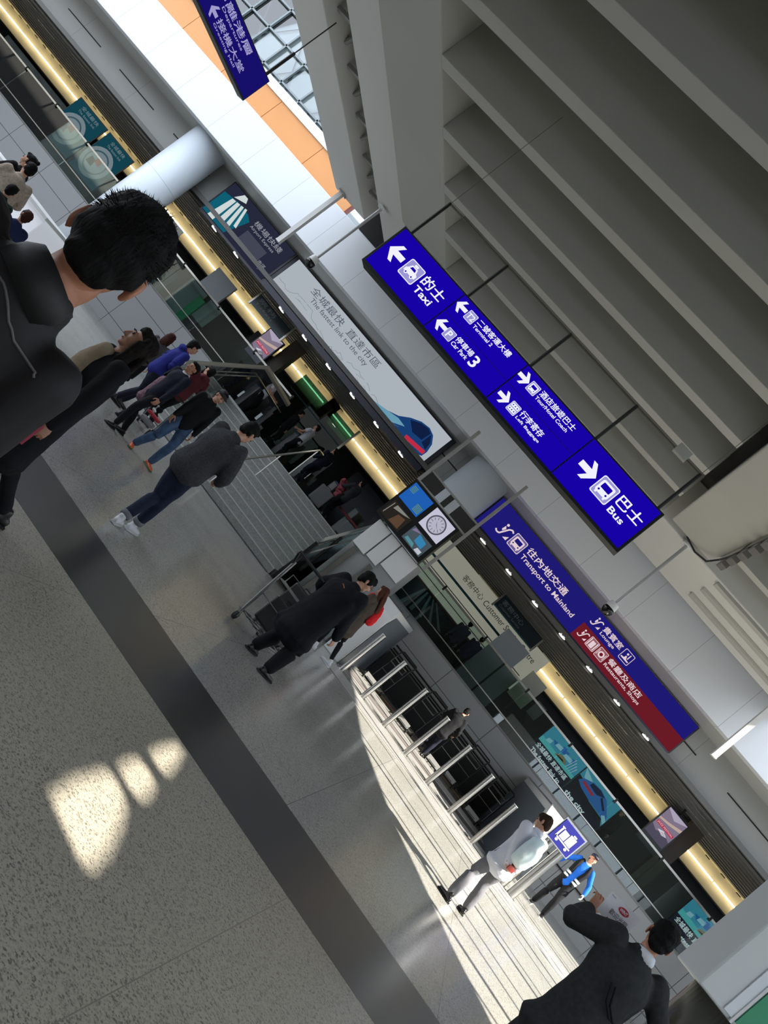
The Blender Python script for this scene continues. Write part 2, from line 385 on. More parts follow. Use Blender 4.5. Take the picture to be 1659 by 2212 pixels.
struct('wall_far_building', box(nb(), -40, -6, 33, 34, 7.2, 20.0), mat('far_building', (128, 138, 140), .6, var=.35, vscale=.35))

# ================================================================ SIGNS
O0 = V((0, 0, 0))
M_case = mat('sign_case', (40, 40, 38), .4, metal=.3)
M_letter = glow('letter_white', (236, 236, 255), 1.05)
M_violet = glow('pictogram_violet', (176, 172, 240), .75)
M_rod = mat('sign_rod', (46, 46, 44), .4, metal=.5)
def arrow(bm, x, z, s, o, d=.006, right=False, mi=0):
    k = 1 if right else -1
    P = [(0, 0), (-.42, .5), (-.66, .5), (-.42, .15), (-1.0, .15), (-1.0, -.15), (-.42, -.15), (-.66, -.5), (-.42, -.5)]
    P = [(x + k * p[0] * s, z + p[1] * s) for p in P]
    cx = [P[0], P[1], P[2], P[3]], [P[3], P[4], P[5], P[6], P[0]], [P[0], P[6], P[7], P[8]]
    for q in cx: poly(bm, q, o, XR, ZU, d, mi)
def rrect(x0, x1, z0, z1, r, n=4):
    out = []
    for cx, cz, a in ((x1 - r, z1 - r, 0), (x0 + r, z1 - r, 90), (x0 + r, z0 + r, 180), (x1 - r, z0 + r, 270)):
        for k in range(n + 1):
            t = R(a + 90 * k / n); out.append((cx + r * math.cos(t), cz + r * math.sin(t)))
    return out
def disc(x, z, rx, rz=None, n=16):
    rz = rz or rx
    return [(x + rx * math.cos(2 * math.pi * k / n), z + rz * math.sin(2 * math.pi * k / n)) for k in range(n)]
def icon(bm, x, z, s, o, kind, d=.006, mw=0, mv=1, mb=2):
    """square pictogram, lower left corner x,z, side s; mw white, mv violet, mb background"""
    P = lambda pts, dd, mi: poly(bm, [(x + a * s, z + b * s) for a, b in pts], o, XR, ZU, dd, mi)
    P(rrect(0, 1, 0, 1, .1), d, mw); P(rrect(.045, .955, .045, .955, .08), d + .001, mv if kind in 'taxi T2 P bus coach bag lift food' else mb)
    if kind == 'taxi':
        P(rrect(.1, .9, .1, .9, .05), d + .002, mv)
        P([(.12, .3), (.88, .3), (.88, .5), (.75, .56), (.66, .76), (.3, .76), (.2, .54), (.12, .48)], d + .003, mw)
        P([(.3, .56), (.36, .7), (.6, .7), (.66, .56)], d + .004, mb); P(rrect(.36, .6, .78, .9, .03), d + .003, mw)
        for c in (.3, .7): P(disc(c, .3, .1), d + .004, mw); P(disc(c, .3, .045), d + .005, mb)
    elif kind in ('bus', 'coach'):
        P(rrect(.13, .87, .2, .84, .1), d + .003, mw)
        P(rrect(.24, .76, .46, .74, .04), d + .004, mb); P(rrect(.2, .3, .12, .24, .02), d + .003, mw); P(rrect(.7, .8, .12, .24, .02), d + .003, mw)
        for c in (.28, .72): P(disc(c, .34, .05), d + .004, mb)
    elif kind == 'P':
        text(bm, 'P', x + .28 * s, x + .74 * s, z + .16 * s, z + .84 * s, o, XR, ZU, d + .003, .02, mw)
    elif kind == 'T2':
        text(bm, 'T2', x + .1 * s, x + .9 * s, z + .22 * s, z + .78 * s, o, XR, ZU, d + .003, .02, mw)
    elif kind == 'bag':
        P(rrect(.1, .9, .54, .86, .04), d + .003, mw); P(rrect(.1, .9, .14, .46, .04), d + .003, mw)
        for c in (.25, .5, .75): P(disc(c, .7, .06), d + .004, mb); P(disc(c, .3, .06), d + .004, mb)
    elif kind == 'lift':
        P([(.1, .1), (.1, .9), (.2, .9), (.2, .1)], d + .003, mw); P(rrect(.3, .7, .12, .78, .03), d + .003, mw); P([(.8, .1), (.8, .9), (.9, .9), (.9, .1)], d + .003, mw)
    elif kind == 'food':
        P(disc(.5, .5, .3), d + .003, mw); P(disc(.5, .5, .16), d + .004, mb); P(rrect(.1, .16, .2, .8, .02), d + .003, mw); P(rrect(.84, .9, .2, .8, .02), d + .003, mw)
    elif kind == 'lounge':
        P([(.12, .2), (.88, .2), (.88, .3), (.6, .34), (.5, .55), (.4, .55), (.36, .34), (.12, .3)], d + .003, mw); P(disc(.42, .72, .09), d + .003, mw); P(rrect(.62, .7, .4, .85, .02), d + .003, mw)
def escalator_icon(bm, x, z, s, o, mi=0, d=.006):
    """winding escalator ribbon with a rider and an arrow"""
    pts = [(.0, .16), (.14, .06), (.34, .10), (.62, .74), (.80, .86), (.96, .76)]
    pts2 = [(x + a * s, z + b * s) for a, b in pts]
    for a, b in zip(pts2, pts2[1:]):
        t = V((b[0] - a[0], b[1] - a[1])).normalized() * .05 * s
        poly(bm, [(a[0] - t.y, a[1] + t.x), (a[0] + t.y, a[1] - t.x), (b[0] + t.y, b[1] - t.x), (b[0] - t.y, b[1] + t.x)], o, XR, ZU, d, mi)
    poly(bm, [(p[0], p[1]) for p in disc(x + .36 * s, z + .86 * s, .09 * s)], o, XR, ZU, d, mi)
    poly(bm, [(x + .30 * s, z + .74 * s), (x + .26 * s, z + .42 * s), (x + .36 * s, z + .36 * s), (x + .46 * s, z + .60 * s)], o, XR, ZU, d, mi)
    poly(bm, [(x + .66 * s, z + .1 * s), (x + .96 * s, z + .1 * s), (x + .96 * s, z + .4 * s)], o, XR, ZU, d + .001, mi)

# ---- big hanging direction sign
Y1 = 9.0
t = thing('hanging_direction_sign', 'long glowing blue sign with Taxi, Car Park and Bus arrows, hung from the ceiling', 'sign', (-2.29, Y1, 3.93))
part('case', box(nb(), -4.57, -.02, Y1, Y1 + .22, 3.93, 4.60), M_case, t, bev=.008)
SB = glow('sign_blue', (24, 2, 172), .92)
xs = [-4.54, -3.42, -2.28, -1.15, -.05]; o1 = V((0, Y1, 0))
for i in range(4):
    p = part('lit_panel', box(nb(), xs[i] + .008, xs[i + 1] - .008, Y1 - .006, Y1 + .01, 3.965, 4.575), SB, t)
    bm = nb()
    if i == 0:
        arrow(bm, -4.47, 4.29, .25, o1, .012); icon(bm, -4.17, 4.155, .25, o1, 'taxi', .012)
        text(bm, '的士', -3.88, -3.53, 4.27, 4.41, o1, XR, ZU, .012, .02); text(bm, 'Taxi', -3.87, -3.58, 4.145, 4.235, o1, XR, ZU, .012, .02)
    elif i == 1:
        arrow(bm, -3.40, 4.45, .17, o1, .012); icon(bm, -3.215, 4.38, .135, o1, 'T2', .012)
        text(bm, '二號客運大樓', -3.05, -2.49, 4.45, 4.53, o1, XR, ZU, .012, .015); text(bm, 'Terminal 2', -3.05, -2.72, 4.385, 4.43, o1, XR, ZU, .012, .015)
        part('lettering', bm, [M_letter, M_violet, SB], p, recalc=False); bm = nb()
        arrow(bm, -3.38, 4.13, .17, o1, .012); icon(bm, -3.21, 4.055, .135, o1, 'P', .012)
        text(bm, '停車場', -3.05, -2.77, 4.13, 4.205, o1, XR, ZU, .012, .015); text(bm, 'Car Park', -3.05, -2.78, 4.06, 4.115, o1, XR, ZU, .012, .015)
        text(bm, '3', -2.745, -2.65, 4.055, 4.205, o1, XR, ZU, .012, .02)
    elif i == 2:
        arrow(bm, -2.10, 4.44, .17, o1, .012, True); icon(bm, -2.09, 4.37, .135, o1, 'coach', .012)
        text(bm, '酒店旅遊巴士', -1.93, -1.36, 4.44, 4.52, o1, XR, ZU, .012, .015); text(bm, 'Tour/Hotel Coach', -1.93, -1.40, 4.375, 4.42, o1, XR, ZU, .012, .015)
        part('lettering', bm, [M_letter, M_violet, SB], p, recalc=False); bm = nb()
        arrow(bm, -2.07, 4.12, .17, o1, .012, True); icon(bm, -2.05, 4.05, .135, o1, 'bag', .012)
        text(bm, '行李寄存', -1.89, -1.53, 4.115, 4.20, o1, XR, ZU, .012, .015); text(bm, 'Left Baggage', -1.89, -1.50, 4.05, 4.095, o1, XR, ZU, .012, .015)
    else:
        arrow(bm, -.79, 4.29, .25, o1, .012, True); icon(bm, -.755, 4.155, .25, o1, 'bus', .012)
        text(bm, '巴士', -.46, -.11, 4.27, 4.41, o1, XR, ZU, .012, .02); text(bm, 'Bus', -.455, -.235, 4.145, 4.225, o1, XR, ZU, .012, .02)
    part('lettering', bm, [M_letter, M_violet, SB], p, recalc=False)
    if i in (1, 2): part('row_line', box(nb(), xs[i] + .02, xs[i + 1] - .02, Y1 - .009, Y1 - .004, 4.27, 4.275), mat('thin_line', (20, 10, 60), .5), p)
for x in (-4.5, -3.42, -2.28, -1.15, -.12):
    part('hanging_rod', cyl(nb(), (x, Y1 + .11, 4.60), (x, Y1 + .11, 5.24), .022, 8), M_rod, t)
bm = nb(); tube(bm, [(-4.5, Y1 + .11, 5.23), (-.1, Y1 + .11, 5.23)], .012, 6)
for x in (-4.5, -.12): tube(bm, [(x, Y1 + .11, 5.23), (x + (-.02 if x < -1 else .02), Y1 + .11, 7.02)], .004, 5)
part('suspension_cable', bm, mat('cable_grey', (120, 118, 110), .4, metal=.6), t)
part('junction_box', box(nb(), -.52, -.34, Y1 + .08, Y1 + .16, 5.2, 5.32), M_plaster, t)

# ---- second hanging sign, top left, running away from the camera
a0, a1 = V((-9.75, 12.05, 0)), V((-10.6, 8.9, 0)); rx = (a0 - a1).normalized()
t = thing('hanging_direction_sign', 'steeply slanting dark blue hanging sign cut off by the top edge of the picture', 'sign', (a0 + a1) / 2 + V((0, 0, 4.95)))
n_ = rx.cross(ZU).normalized(); L = (a0 - a1).length
def slab(bm, x0, x1, z0, z1, d0, d1):
    for k in [0]:
        vs = [bm.verts.new(a1 + rx * x + ZU * z + n_ * d) for x in (x0, x1) for d in (d0, d1) for z in (z0, z1)]
        for f in ((0, 1, 3, 2), (4, 6, 7, 5), (0, 4, 5, 1), (2, 3, 7, 6), (0, 2, 6, 4), (1, 5, 7, 3)): bm.faces.new([vs[i] for i in f])
    return bm
part('case', slab(nb(), 0, L, 4.95, 5.52, -.2, 0), M_case, t)
SB2 = glow('sign_blue_dim', (26, 18, 118), .8)
p = part('lit_panel', slab(nb(), .02, L - .02, 4.98, 5.5, 0, .008), SB2, t)
bm = nb(); M_dimlet = glow('letter_dim', (178, 172, 226), .8)
def ar2(x, z, s): 
    P = [(0, 0), (-.42, .5), (-.66, .5), (-.42, .15), (-1.0, .15), (-1.0, -.15), (-.42, -.15), (-.66, -.5), (-.42, -.5)]
    P = [(x - q[0] * s, z + q[1] * s) for q in P]
    for q in ([P[0], P[1], P[2], P[3]], [P[3], P[4], P[5], P[6], P[0]], [P[0], P[6], P[7], P[8]]): poly(bm, q, a1, rx, ZU, .012)
ar2(L - 1.75, 5.38, .2); text(bm, '離港層', L - 1.5, L - .62, 5.33, 5.45, a1, rx, ZU, .012, .015); text(bm, 'Departures', L - 1.5, L - .75, 5.25, 5.31, a1, rx, ZU, .012, .01)
part('lettering', bm, M_dimlet, p, recalc=False); bm = nb()
ar2(L - 1.62, 5.13, .2); text(bm, '接機大堂', L - 1.38, L - .45, 5.09, 5.2, a1, rx, ZU, .012, .015); text(bm, 'Greeting Hall', L - 1.38, L - .6, 5.02, 5.07, a1, rx, ZU, .012, .01)
part('lettering', bm, M_dimlet, p, recalc=False); bm = nb()
text(bm, '的士 巴士', .3, 1.15, 5.1, 5.42, a1, rx, ZU, .012, .02)
part('lettering', bm, M_dimlet, p, recalc=False)
for x in (.1, L - .08): part('hanging_rod', tube(nb(), [a1 + rx * x + V((0, 0, 5.5)) - n_ * .1, a1 + rx * x + V((0, 0, 6.15)) - n_ * .1], .03, 8), M_rod, t)
part('suspension_cable', tube(nb(), [a1 + rx * (L - .08) + V((0, 0, 6.15)) - n_ * .1, a1 + rx * (L - .08) + V((0, 0, 7.05)) - n_ * .1], .012, 6), M_rod, t)

# ---- blue and red sign on the bulkhead
Y2 = 21.5; o2 = V((0, Y2, 0))
t = thing('transport_sign', 'long blue sign with a red lower right corner reading Transport to Mainland', 'sign', (.7, Y2, 4.5))
part('case', box(nb(), -3.02, 4.46, Y2 + .02, Y2 + .14, 4.80, 5.78), M_case, t)
SB3, SR3 = glow('sign_blue_mid', (34, 30, 128), .8), glow('sign_red', (116, 30, 42), .8)
M_warmlet = glow('letter_warm', (236, 214, 220), .9)
pb = part('blue_panel', box(nb(), -3.0, 4.42, Y2, Y2 + .02, 4.81, 5.77), SB3, t)
pr = part('red_panel', box(nb(), .77, 4.42, Y2 - .012, Y2 + .001, 4.81, 5.28), SR3, t)
bm = nb(); escalator_icon(bm, -2.5, 5.03, .42, o2, 0, .006); icon(bm, -2.04, 5.05, .42, o2, 'coach', .006, 0, 1, 2)
text(bm, '往內地交通', -1.53, -.05, 5.29, 5.50, o2, XR, ZU, .006, .02); text(bm, 'Transport to Mainland', -1.53, .48, 5.04, 5.22, o2, XR, ZU, .006, .012)
part('lettering', bm, [M_warmlet, glow('pict_dim', (120, 108, 176), .7), SB3], pb, recalc=False); bm = nb()
escalator_icon(bm, .84, 5.38, .3, o2, 0, .006); text(bm, '貴賓室', 1.2, 1.84, 5.50, 5.67, o2, XR, ZU, .006, .015); text(bm, 'Lounge', 1.22, 1.72, 5.36, 5.47, o2, XR, ZU, .006, .012)
icon(bm, 1.92, 5.37, .32, o2, 'lounge', .006, 0, 2, 2)
part('lettering', bm, [M_warmlet, glow('pict_dim', (120, 108, 176), .7), SB3], pb, recalc=False)
bm = nb(); escalator_icon(bm, .86, 4.93, .28, o2, 0, .018); icon(bm, 1.17, 4.93, .29, o2, 'lift', .018, 0, 1, 2); icon(bm, 1.5, 4.93, .29, o2, 'food', .018, 0, 1, 2)
text(bm, '餐廳及商店', 1.86, 3.02, 5.07, 5.23, o2, XR, ZU, .018, .015); text(bm, 'Restaurants, Shops', 1.86, 3.12, 4.92, 5.04, o2, XR, ZU, .018, .012)
part('lettering', bm, [M_warmlet, glow('pict_red', (170, 104, 112), .7), SR3], pr, recalc=False)
M_navy = mat('navy_ledge', (26, 27, 50), .35)
part('ledge', box(nb(), -3.0, 4.42, Y2 - .05, Y2 + .2, 4.64, 4.80), M_navy, t)
M_dl = glow('downlight_glow', (255, 250, 240), 7)
def downlight(x, y, z, g):
    d = thing('downlight', 'small round white downlight under the %s' % g, 'light', (x, y, z), 0, 'downlights under the %s' % g)
    part('ring', cyl(nb(), (x, y, z - .012), (x, y, z + .018), .13, 20), M_steel, d); part('lens', cyl(nb(), (x, y, z - .02), (x, y, z - .008), .105, 20), M_dl, d)
for x in (-2.44, -1.40, -.35, .70, 1.74, 2.77, 3.82): downlight(x, Y2 + .0, 4.62, 'blue and red sign')
# ---- white advertisement
t = thing('billboard', 'long white lit advertisement with a skyline sketch and a blue train, The fastest link', 'billboard', (-8.6, Y2, 4.5))
part('case', box(nb(), -12.2, -5.0, Y2 + .02, Y2 + .14, 4.60, 5.78), mat('billboard_frame', (24, 26, 38), .4), t)
M_bb = glow('billboard_white', (176, 184, 192), .92)
pb = part('lit_face', box(nb(), -12.07, -5.12, Y2, Y2 + .02, 4.66, 5.72), M_bb, t)
bm = nb(); text(bm, '全城最快  直達市區', -11.08, -8.02, 5.36, 5.60, o2, XR, ZU, .004, .0); text(bm, 'The fastest link to the city', -10.85, -8.28, 5.13, 5.32, o2, XR, ZU, .004, .0)
part('lettering', bm, glow('billboard_ink', (92, 96, 112), .8), pb, recalc=False)
bm = nb(); rnd = random.Random(3); x = -12.0; z = 4.95
while x < -6.4:                                    # loose ink skyline
    nx = x + rnd.uniform(.04, .14); nz = max(4.72, min(5.06, z + rnd.uniform(-.09, .09))) if rnd.random() > .1 else z
    if rnd.random() > .12: tube(bm, [(x, Y2 - .004, z), (nx, Y2 - .004, nz)], .005, 4)
    if rnd.random() > .75: tube(bm, [(x, Y2 - .004, z - .12), (x + .2, Y2 - .004, z - .12 + rnd.uniform(-.06, .06))], .004, 4)
    x, z = nx, nz
part('skyline_drawing', bm, glow('billboard_sketch', (120, 136, 144), .8), pb)
bm = nb()
P = [(-7.75, 4.67), (-7.1, 4.78), (-6.55, 5.02), (-6.30, 5.24), (-6.02, 5.40), (-5.74, 5.46), (-5.52, 5.40), (-5.34, 5.22), (-5.26, 4.98), (-5.27, 4.80), (-5.42, 4.72), (-5.6, 4.67)]
poly(bm, P, o2, XR, ZU, .006, 0)
poly(bm, [(-6.25, 5.2), (-6.0, 5.36), (-5.75, 5.42), (-5.60, 5.38), (-5.62, 5.08), (-5.95, 5.02)], o2, XR, ZU, .009, 1)
poly(bm, [(-5.56, 5.37), (-5.40, 5.2), (-5.34, 4.98), (-5.57, 5.04)], o2, XR, ZU, .009, 1)
poly(bm, [(-6.0, 4.86), (-5.3, 4.96), (-5.29, 4.84), (-5.98, 4.74)], o2, XR, ZU, .010, 2)
poly(bm, [(-7.6, 4.69), (-6.5, 4.98), (-6.2, 4.96), (-6.6, 4.72)], o2, XR, ZU, .008, 3)
part('train_picture', bm, [glow('train_blue', (30, 74, 134), .7), glow('train_window', (22, 40, 84), .6), glow('train_red', (206, 50, 76), .8), glow('train_pale', (120, 180, 206), .7)], pb, recalc=False)
part('ledge', box(nb(), -12.2, -5.0, Y2 - .05, Y2 + .2, 4.42, 4.60), M_navy, t)
for x in (-11.15, -10.04, -8.92, -7.82, -6.74, -5.66): downlight(x, Y2 + .0, 4.40, 'white advertisement')
# ---- navy and teal panel with the wing-like mark
t = thing('express_train_panel', 'dark navy panel with a white fan of stripes on teal, left of the white advertisement', 'sign', (-13.75, Y2, 4.45))
part('case', box(nb(), -15.35, -12.22, Y2 + .02, Y2 + .14, 4.42, 5.78), mat('navy_case', (26, 28, 42), .4), t)
pb = part('panel_face', box(nb(), -15.3, -12.3, Y2, Y2 + .02, 4.5, 5.74), glow('panel_navy', (44, 48, 68), .75), t)
bm = nb()
poly(bm, [(-15.28, 4.52), (-14.22, 4.52), (-13.98, 5.30), (-14.2, 5.42), (-14.7, 5.44), (-15.28, 5.34)], o2, XR, ZU, .004, 0)
poly(bm, [(-14.94, 5.44), (-14.52, 5.58), (-14.62, 5.72), (-14.78, 5.72)], o2, XR, ZU, .008, 1)
for k, (xa, xb, w0, w1) in enumerate([(-14.86, -14.9, .15, .26), (-14.68, -14.58, .13, .2), (-14.52, -14.34, .1, .15), (-14.38, -14.14, .08, .12)]):
    zb = (4.52, 4.62, 4.78, 4.88)[k]
    poly(bm, [(xa - w0 / 2, 5.38 + k * .03), (xa + w0 / 2, 5.40 + k * .03), (xb + w1 / 2, zb), (xb - w1 / 2, zb)], o2, XR, ZU, .008, 1)
part('fan_emblem', bm, [glow('panel_teal', (18, 104, 126), .8), glow('panel_white', (226, 236, 236), .8)], pb, recalc=False)
bm = nb(); text(bm, '機場快綫', -13.86, -12.6, 5.36, 5.54, o2, XR, ZU, .005); text(bm, 'Airport Express', -13.86, -12.75, 5.2, 5.32, o2, XR, ZU, .005)
part('lettering', bm, glow('panel_letter', (176, 180, 190), .7), pb, recalc=False); bm = nb()
text(bm, '往市區', -13.0, -12.5, 4.72, 4.84, o2, XR, ZU, .005); text(bm, 'To City', -13.0, -12.6, 4.6, 4.69, o2, XR, ZU, .005)
part('lettering', bm, glow('panel_letter', (176, 180, 190), .7), pb, recalc=False)
part('display', box(nb(), -13.8, -12.85, Y2 - .01, Y2 + .005, 4.64, 5.12), glow('panel_display', (74, 78, 94), .8), pb)
for x in (-14.5, -13.4): downlight(x, Y2 + .0, 4.40, 'navy and teal panel')

# ---- light cove at the back of the arcade: warm tubes over a gold strip
M_cove = mat('cove_gold', (230, 220, 190), .45, var=.06, vscale=1.2)
M_tube = glow('tube_warm', (255, 236, 192), 7)
def cove(x0, x1, label):
    t = thing('light_cove', label, 'light', ((x0 + x1) / 2, 27.3, 3.85), 0, None)
    bm = nb(); box(bm, x0, x1, 27.55, 27.6, 3.84, 4.6); part('backing', bm, M_cove, t)
    part('shelf', box(nb(), x0, x1, 27.1, 27.55, 4.56, 4.6), M_cove, t)
    part('lower_rail', box(nb(), x0, x1, 27.4, 27.56, 3.82, 3.86), mat('cove_rail', (58, 48, 30), .4), t)
    n = max(1, int((x1 - x0) / 1.25)); w = (x1 - x0) / n
    for k in range(n):
        part('tube_lamp', tube(nb(), [(x0 + k * w + .04, 27.40, 4.20), (x0 + (k + 1) * w - .02, 27.40, 4.20)], .026, 6), M_tube, t)
    bm = nb()
    for k in range(n * 2): box(bm, x0 + k * w / 2, x0 + k * w / 2 + .16, 27.42, 27.5, 4.535, 4.56)
    part('bracket', bm, M_dark, t, kind=None)
cove(-33.5, -21.0, 'warm yellow light cove at the far left end of the arcade')
cove(-20.6, -13.9, 'warm yellow light cove above the head of the nearest man')
cove(-13.6, -10.4, 'warm yellow light cove just left of the left television')
cove(-9.9, -4.7, 'warm yellow light cove under the white advertisement')
cove(-2.3, -1.2, 'short warm light cove behind the glass right of the screens')
cove(.9, 6.9, 'warm yellow light cove under the blue and red sign')
cove(7.9, 18.5, 'warm yellow light cove right of the right television')

# ================================================================ HALL FIXTURES
# stairs up to the upper level
def stairs():
    t = thing('staircase', 'wide grey granite staircase of ten steps rising to the upper level', 'staircase', (-7.0, 19.4, 0))
    Mst = mat('step_granite', (128, 129, 126), .55, var=.22, vscale=30); Mno = mat('step_nosing', (168, 168, 162), .4)
    for k in range(10):
        y = 17.75 + k * .3
        p = part('step', box(nb(), -9.69, -4.38, y, 20.69 if k > 8 else y + .62 if k < 8 else 20.69, k * .17 if k else 0, (k + 1) * .17), Mst, t)
        part('nosing', box(nb(), -9.69, -4.38, y - .012, y + .045, (k + 1) * .17 - .022, (k + 1) * .17 + .003), Mno, p)
    part('dark_edge', box(nb(), -9.69, -4.38, 17.5, 17.75, 0, .004), M_dark, t)
stairs()
M_rail = mat('rail_steel', (186, 184, 176), .25, metal=.9)
def handrail(x, label, base=True):
    t = thing('stair_handrail', label, 'handrail', (x, 19.2, 0))
    a, b = V((x, 17.9, 1.0)), V((x, 20.9, 2.72)); u = V((x, 20.9, 2.72))
    part('rail', tube(nb(), [V((x, 17.72, .98)), a, b, V((x, 21.4, 2.74))], .028, 8), M_rail, t)
    for f in (0, .5, 1):
        p = a.lerp(b, f); zf = min(1.7, max(0, (p.y - 17.75) / .3 * .17))
        part('post', cyl(nb(), (x, p.y, zf), (x, p.y, p.z), .02, 8), M_rail, t)
handrail(-6.95, 'steel handrail standing in the middle of the stairs')
G = glass('balustrade_glass', (222, 234, 230), .02)
def stair_balustrade(x, label):
    t = thing('stair_balustrade', label, 'balustrade', (x, 19.2, 0))
    bm = nb(); P = [(17.9, .05), (17.9, 1.25), (20.9, 2.92), (24.0, 2.92), (24.0, 1.75), (20.9, 1.75)]
    for dx in (-.008, .008): bm.faces.new([bm.verts.new((x + dx, a, b)) for a, b in P])
    part('glass_pane', bm, G, t)
    part('top_rail', tube(nb(), [(x, 18.0, 1.38), (x, 20.95, 3.0), (x, 24.0, 3.0)], .07, 4, radii=[(.03, .085)] * 3), mat('pale_rail', (188, 186, 178), .4, metal=.3), t)
    part('hand_grip', tube(nb(), [(x + .07, 17.9, .98), (x + .07, 20.9, 2.66), (x + .07, 23.9, 2.66)], .022, 8), M_rail, t)
    for y, z0 in ((17.85, 0), (18.9, .5)): part('post', box(nb(), x - .04, x + .04, y, y + .1, z0, z0 + 1.25), M_dark, t)
    part('side_plate', box(nb(), x - .03, x + .03, 17.75, 17.85, 0, .2), M_dark, t)
stair_balustrade(-4.28, 'glass stair balustrade with a broad pale rail, right side of the stairs')
stair_balustrade(-9.75, 'glass stair balustrade with a broad pale rail, left side of the stairs')
# glazed screen on the upper level
def screen(x0, x1, label, n):
    t = thing('glass_screen', label, 'glass screen', ((x0 + x1) / 2, 24.06, 1.95))
    w = (x1 - x0) / n
    for k in range(n): part('pane', box(nb(), x0 + k * w + .006, x0 + (k + 1) * w - .006, 24.05, 24.062, 1.97, 3.2), G, t)
    part('top_rail', box(nb(), x0, x1, 24.0, 24.09, 3.2, 3.26), M_rail, t)
    part('middle_rail', box(nb(), x0, x1, 24.02, 24.07, 2.24, 2.27), M_rail, t)
    part('kerb', box(nb(), x0, x1, 23.97, 24.15, 1.95, 1.99), mat('kerb_grey', (120, 121, 118), .4), t)
    for k in range(n + 1): part('clamp', box(nb(), x0 + k * w - .03, x0 + k * w + .03, 23.99, 24.1, 3.14, 3.3), M_dark, t)
screen(-4.2, 19.8, 'glass screen on top of the grey wall, behind the bollards', 13)
screen(-33.5, -9.9, 'glass screen on top of the grey wall, left of the stairs', 12)

# bollards
bol = None
tops = ['nearest the stairs', 'second from the stairs', 'third from the stairs', 'in the middle of the row', 'third from the trolley sign', 'second from the trolley sign', 'nearest the trolley sign']
for i in range(7):
    x = -1.75 + .725 * i; y = 17.82
    if bol is None:
        bol = thing('steel_bollard', '', 'bollard', (x, y, 0), 0, 'steel bollards before the trolley bay')
        part('post', cyl(nb(), (x, y, 0), (x, y, 1.17), .062, 24), M_steel, bol, smooth=False)
        part('cap', cyl(nb(), (x, y, 1.17), (x, y, 1.18), .060, 24), mat('bollard_cap', (226, 226, 224), .3, metal=.6), bol)
        part('foot_ring', cyl(nb(), (x, y, 0), (x, y, .012), .085, 24), M_steel, bol); b = bol
    else: b = copy_tree(bol, loc=(x, y, 0))
    b['label'] = 'tall brushed steel bollard, ' + tops[i]
# trolley bay: grooved steel floor, flank walls, black bumper wall
def grooved(x0, x1, y0, y1, name, label, n, m):
    t = thing(name, label, 'floor plate', ((x0 + x1) / 2, (y0 + y1) / 2, 0))
    part('plate', box(nb(), x0, x1, y0, y1, 0, .006), m, t)
    bm = nb(); w = (y1 - y0) / n
    for k in range(n): box(bm, x0, x1, y0 + k * w, y0 + k * w + w * .5, .006, .02)
    part('ridges', bm, mat('ridge_steel_sunstripe', (206, 204, 200), .35, metal=.5), t)  # pale ribs over grey also paint in the louvre shadow stripes
Mplate = mat('plate_grey', (116, 114, 112), .4, metal=.3)
grooved(-1.9, 8.5, 16.1, 17.5, 'ribbed_floor_plate', 'broad ribbed metal floor strip with painted-in shadow stripes in front of the bollards', 9, Mplate)
grooved(-1.85, 3.1, 18.1, 19.0, 'ribbed_floor_plate', 'ribbed metal floor strip with painted-in shadow stripes just behind the bollards', 6, Mplate)
grooved(-1.85, 3.1, 19.9, 21.0, 'ribbed_floor_plate', 'ribbed metal floor strip under the parked trolleys', 9, Mplate)
tag(finish('floor_mat', box(nb(), -1.85, 3.1, 19.15, 19.75, 0, .012), mat('mat_brown', (96, 90, 88), .9, bump=.5, bscale=80)), 'grey brown entrance mat strip behind the bollards', 'mat')
tag(finish('floor_tape', box(nb(), -1.85, 3.1, 22.6, 22.68, 0, .003), mat('tape_yellow', (226, 170, 40), .5)), 'yellow tape line on the floor of the trolley bay', 'tape')
tag(finish('floor_tape', box(nb(), -1.85, .3, 22.85, 22.9, 0, .003), mat('tape_red', (190, 40, 36), .5)), 'red and white tape line on the floor, left half of the trolley bay', 'tape')
def flank(x0, x1, label, s):
    t = thing('flank_wall', label, 'low wall', ((x0 + x1) / 2, 21, 0))
    prof = [(17.95, 0), (17.95, 1.5), (18.35, 1.76), (23.9, 1.76), (23.9, 0)]
    bm = nb(); A = [bm.verts.new((x0, a, b)) for a, b in prof]; B = [bm.verts.new((x1, a, b)) for a, b in prof]
    bm.faces.new(A); bm.faces.new(list(reversed(B)))
    for k in range(5): bm.faces.new((A[k], B[k], B[(k + 1) % 5], A[(k + 1) % 5]))
    part('body', bm, M_white, t, bev=.02)
    xs_ = x1 if s > 0 else x0
    bm = nb(); bm.faces.new([bm.verts.new((xs_ + s * .012, a, b)) for a, b in [(18.1, .0), (18.1, 1.35), (18.5, 1.6), (23.8, 1.6), (23.8, 0)]])
    part('side_panel', bm, mat('slate_panel', (92, 100, 110), .45), t)
    part('coping', box(nb(), x0 - .01, x1 + .01, 18.35, 23.9, 1.76, 1.785), M_steel, t)
flank(-2.42, -1.95, 'white flank wall with slate inner side, between the stairs and the bollards', 1)
flank(3.12, 3.5, 'white flank wall with slate inner side, behind the trolley sign', -1)
t = thing('bumper_wall', 'black rubber bumper panel with two rails at the back of the trolley bay', 'bumper', (.6, 23.85, 0))
part('panel', box(nb(), -1.9, 3.08, 23.8, 23.9, .08, .86), mat('rubber_black', (16, 17, 18), .7), t)
for z in (1.0, 1.12): part('rail', tube(nb(), [(-1.9, 23.75, z), (3.08, 23.75, z)], .028, 8), mat('rail_black', (10, 10, 10), .3), t)

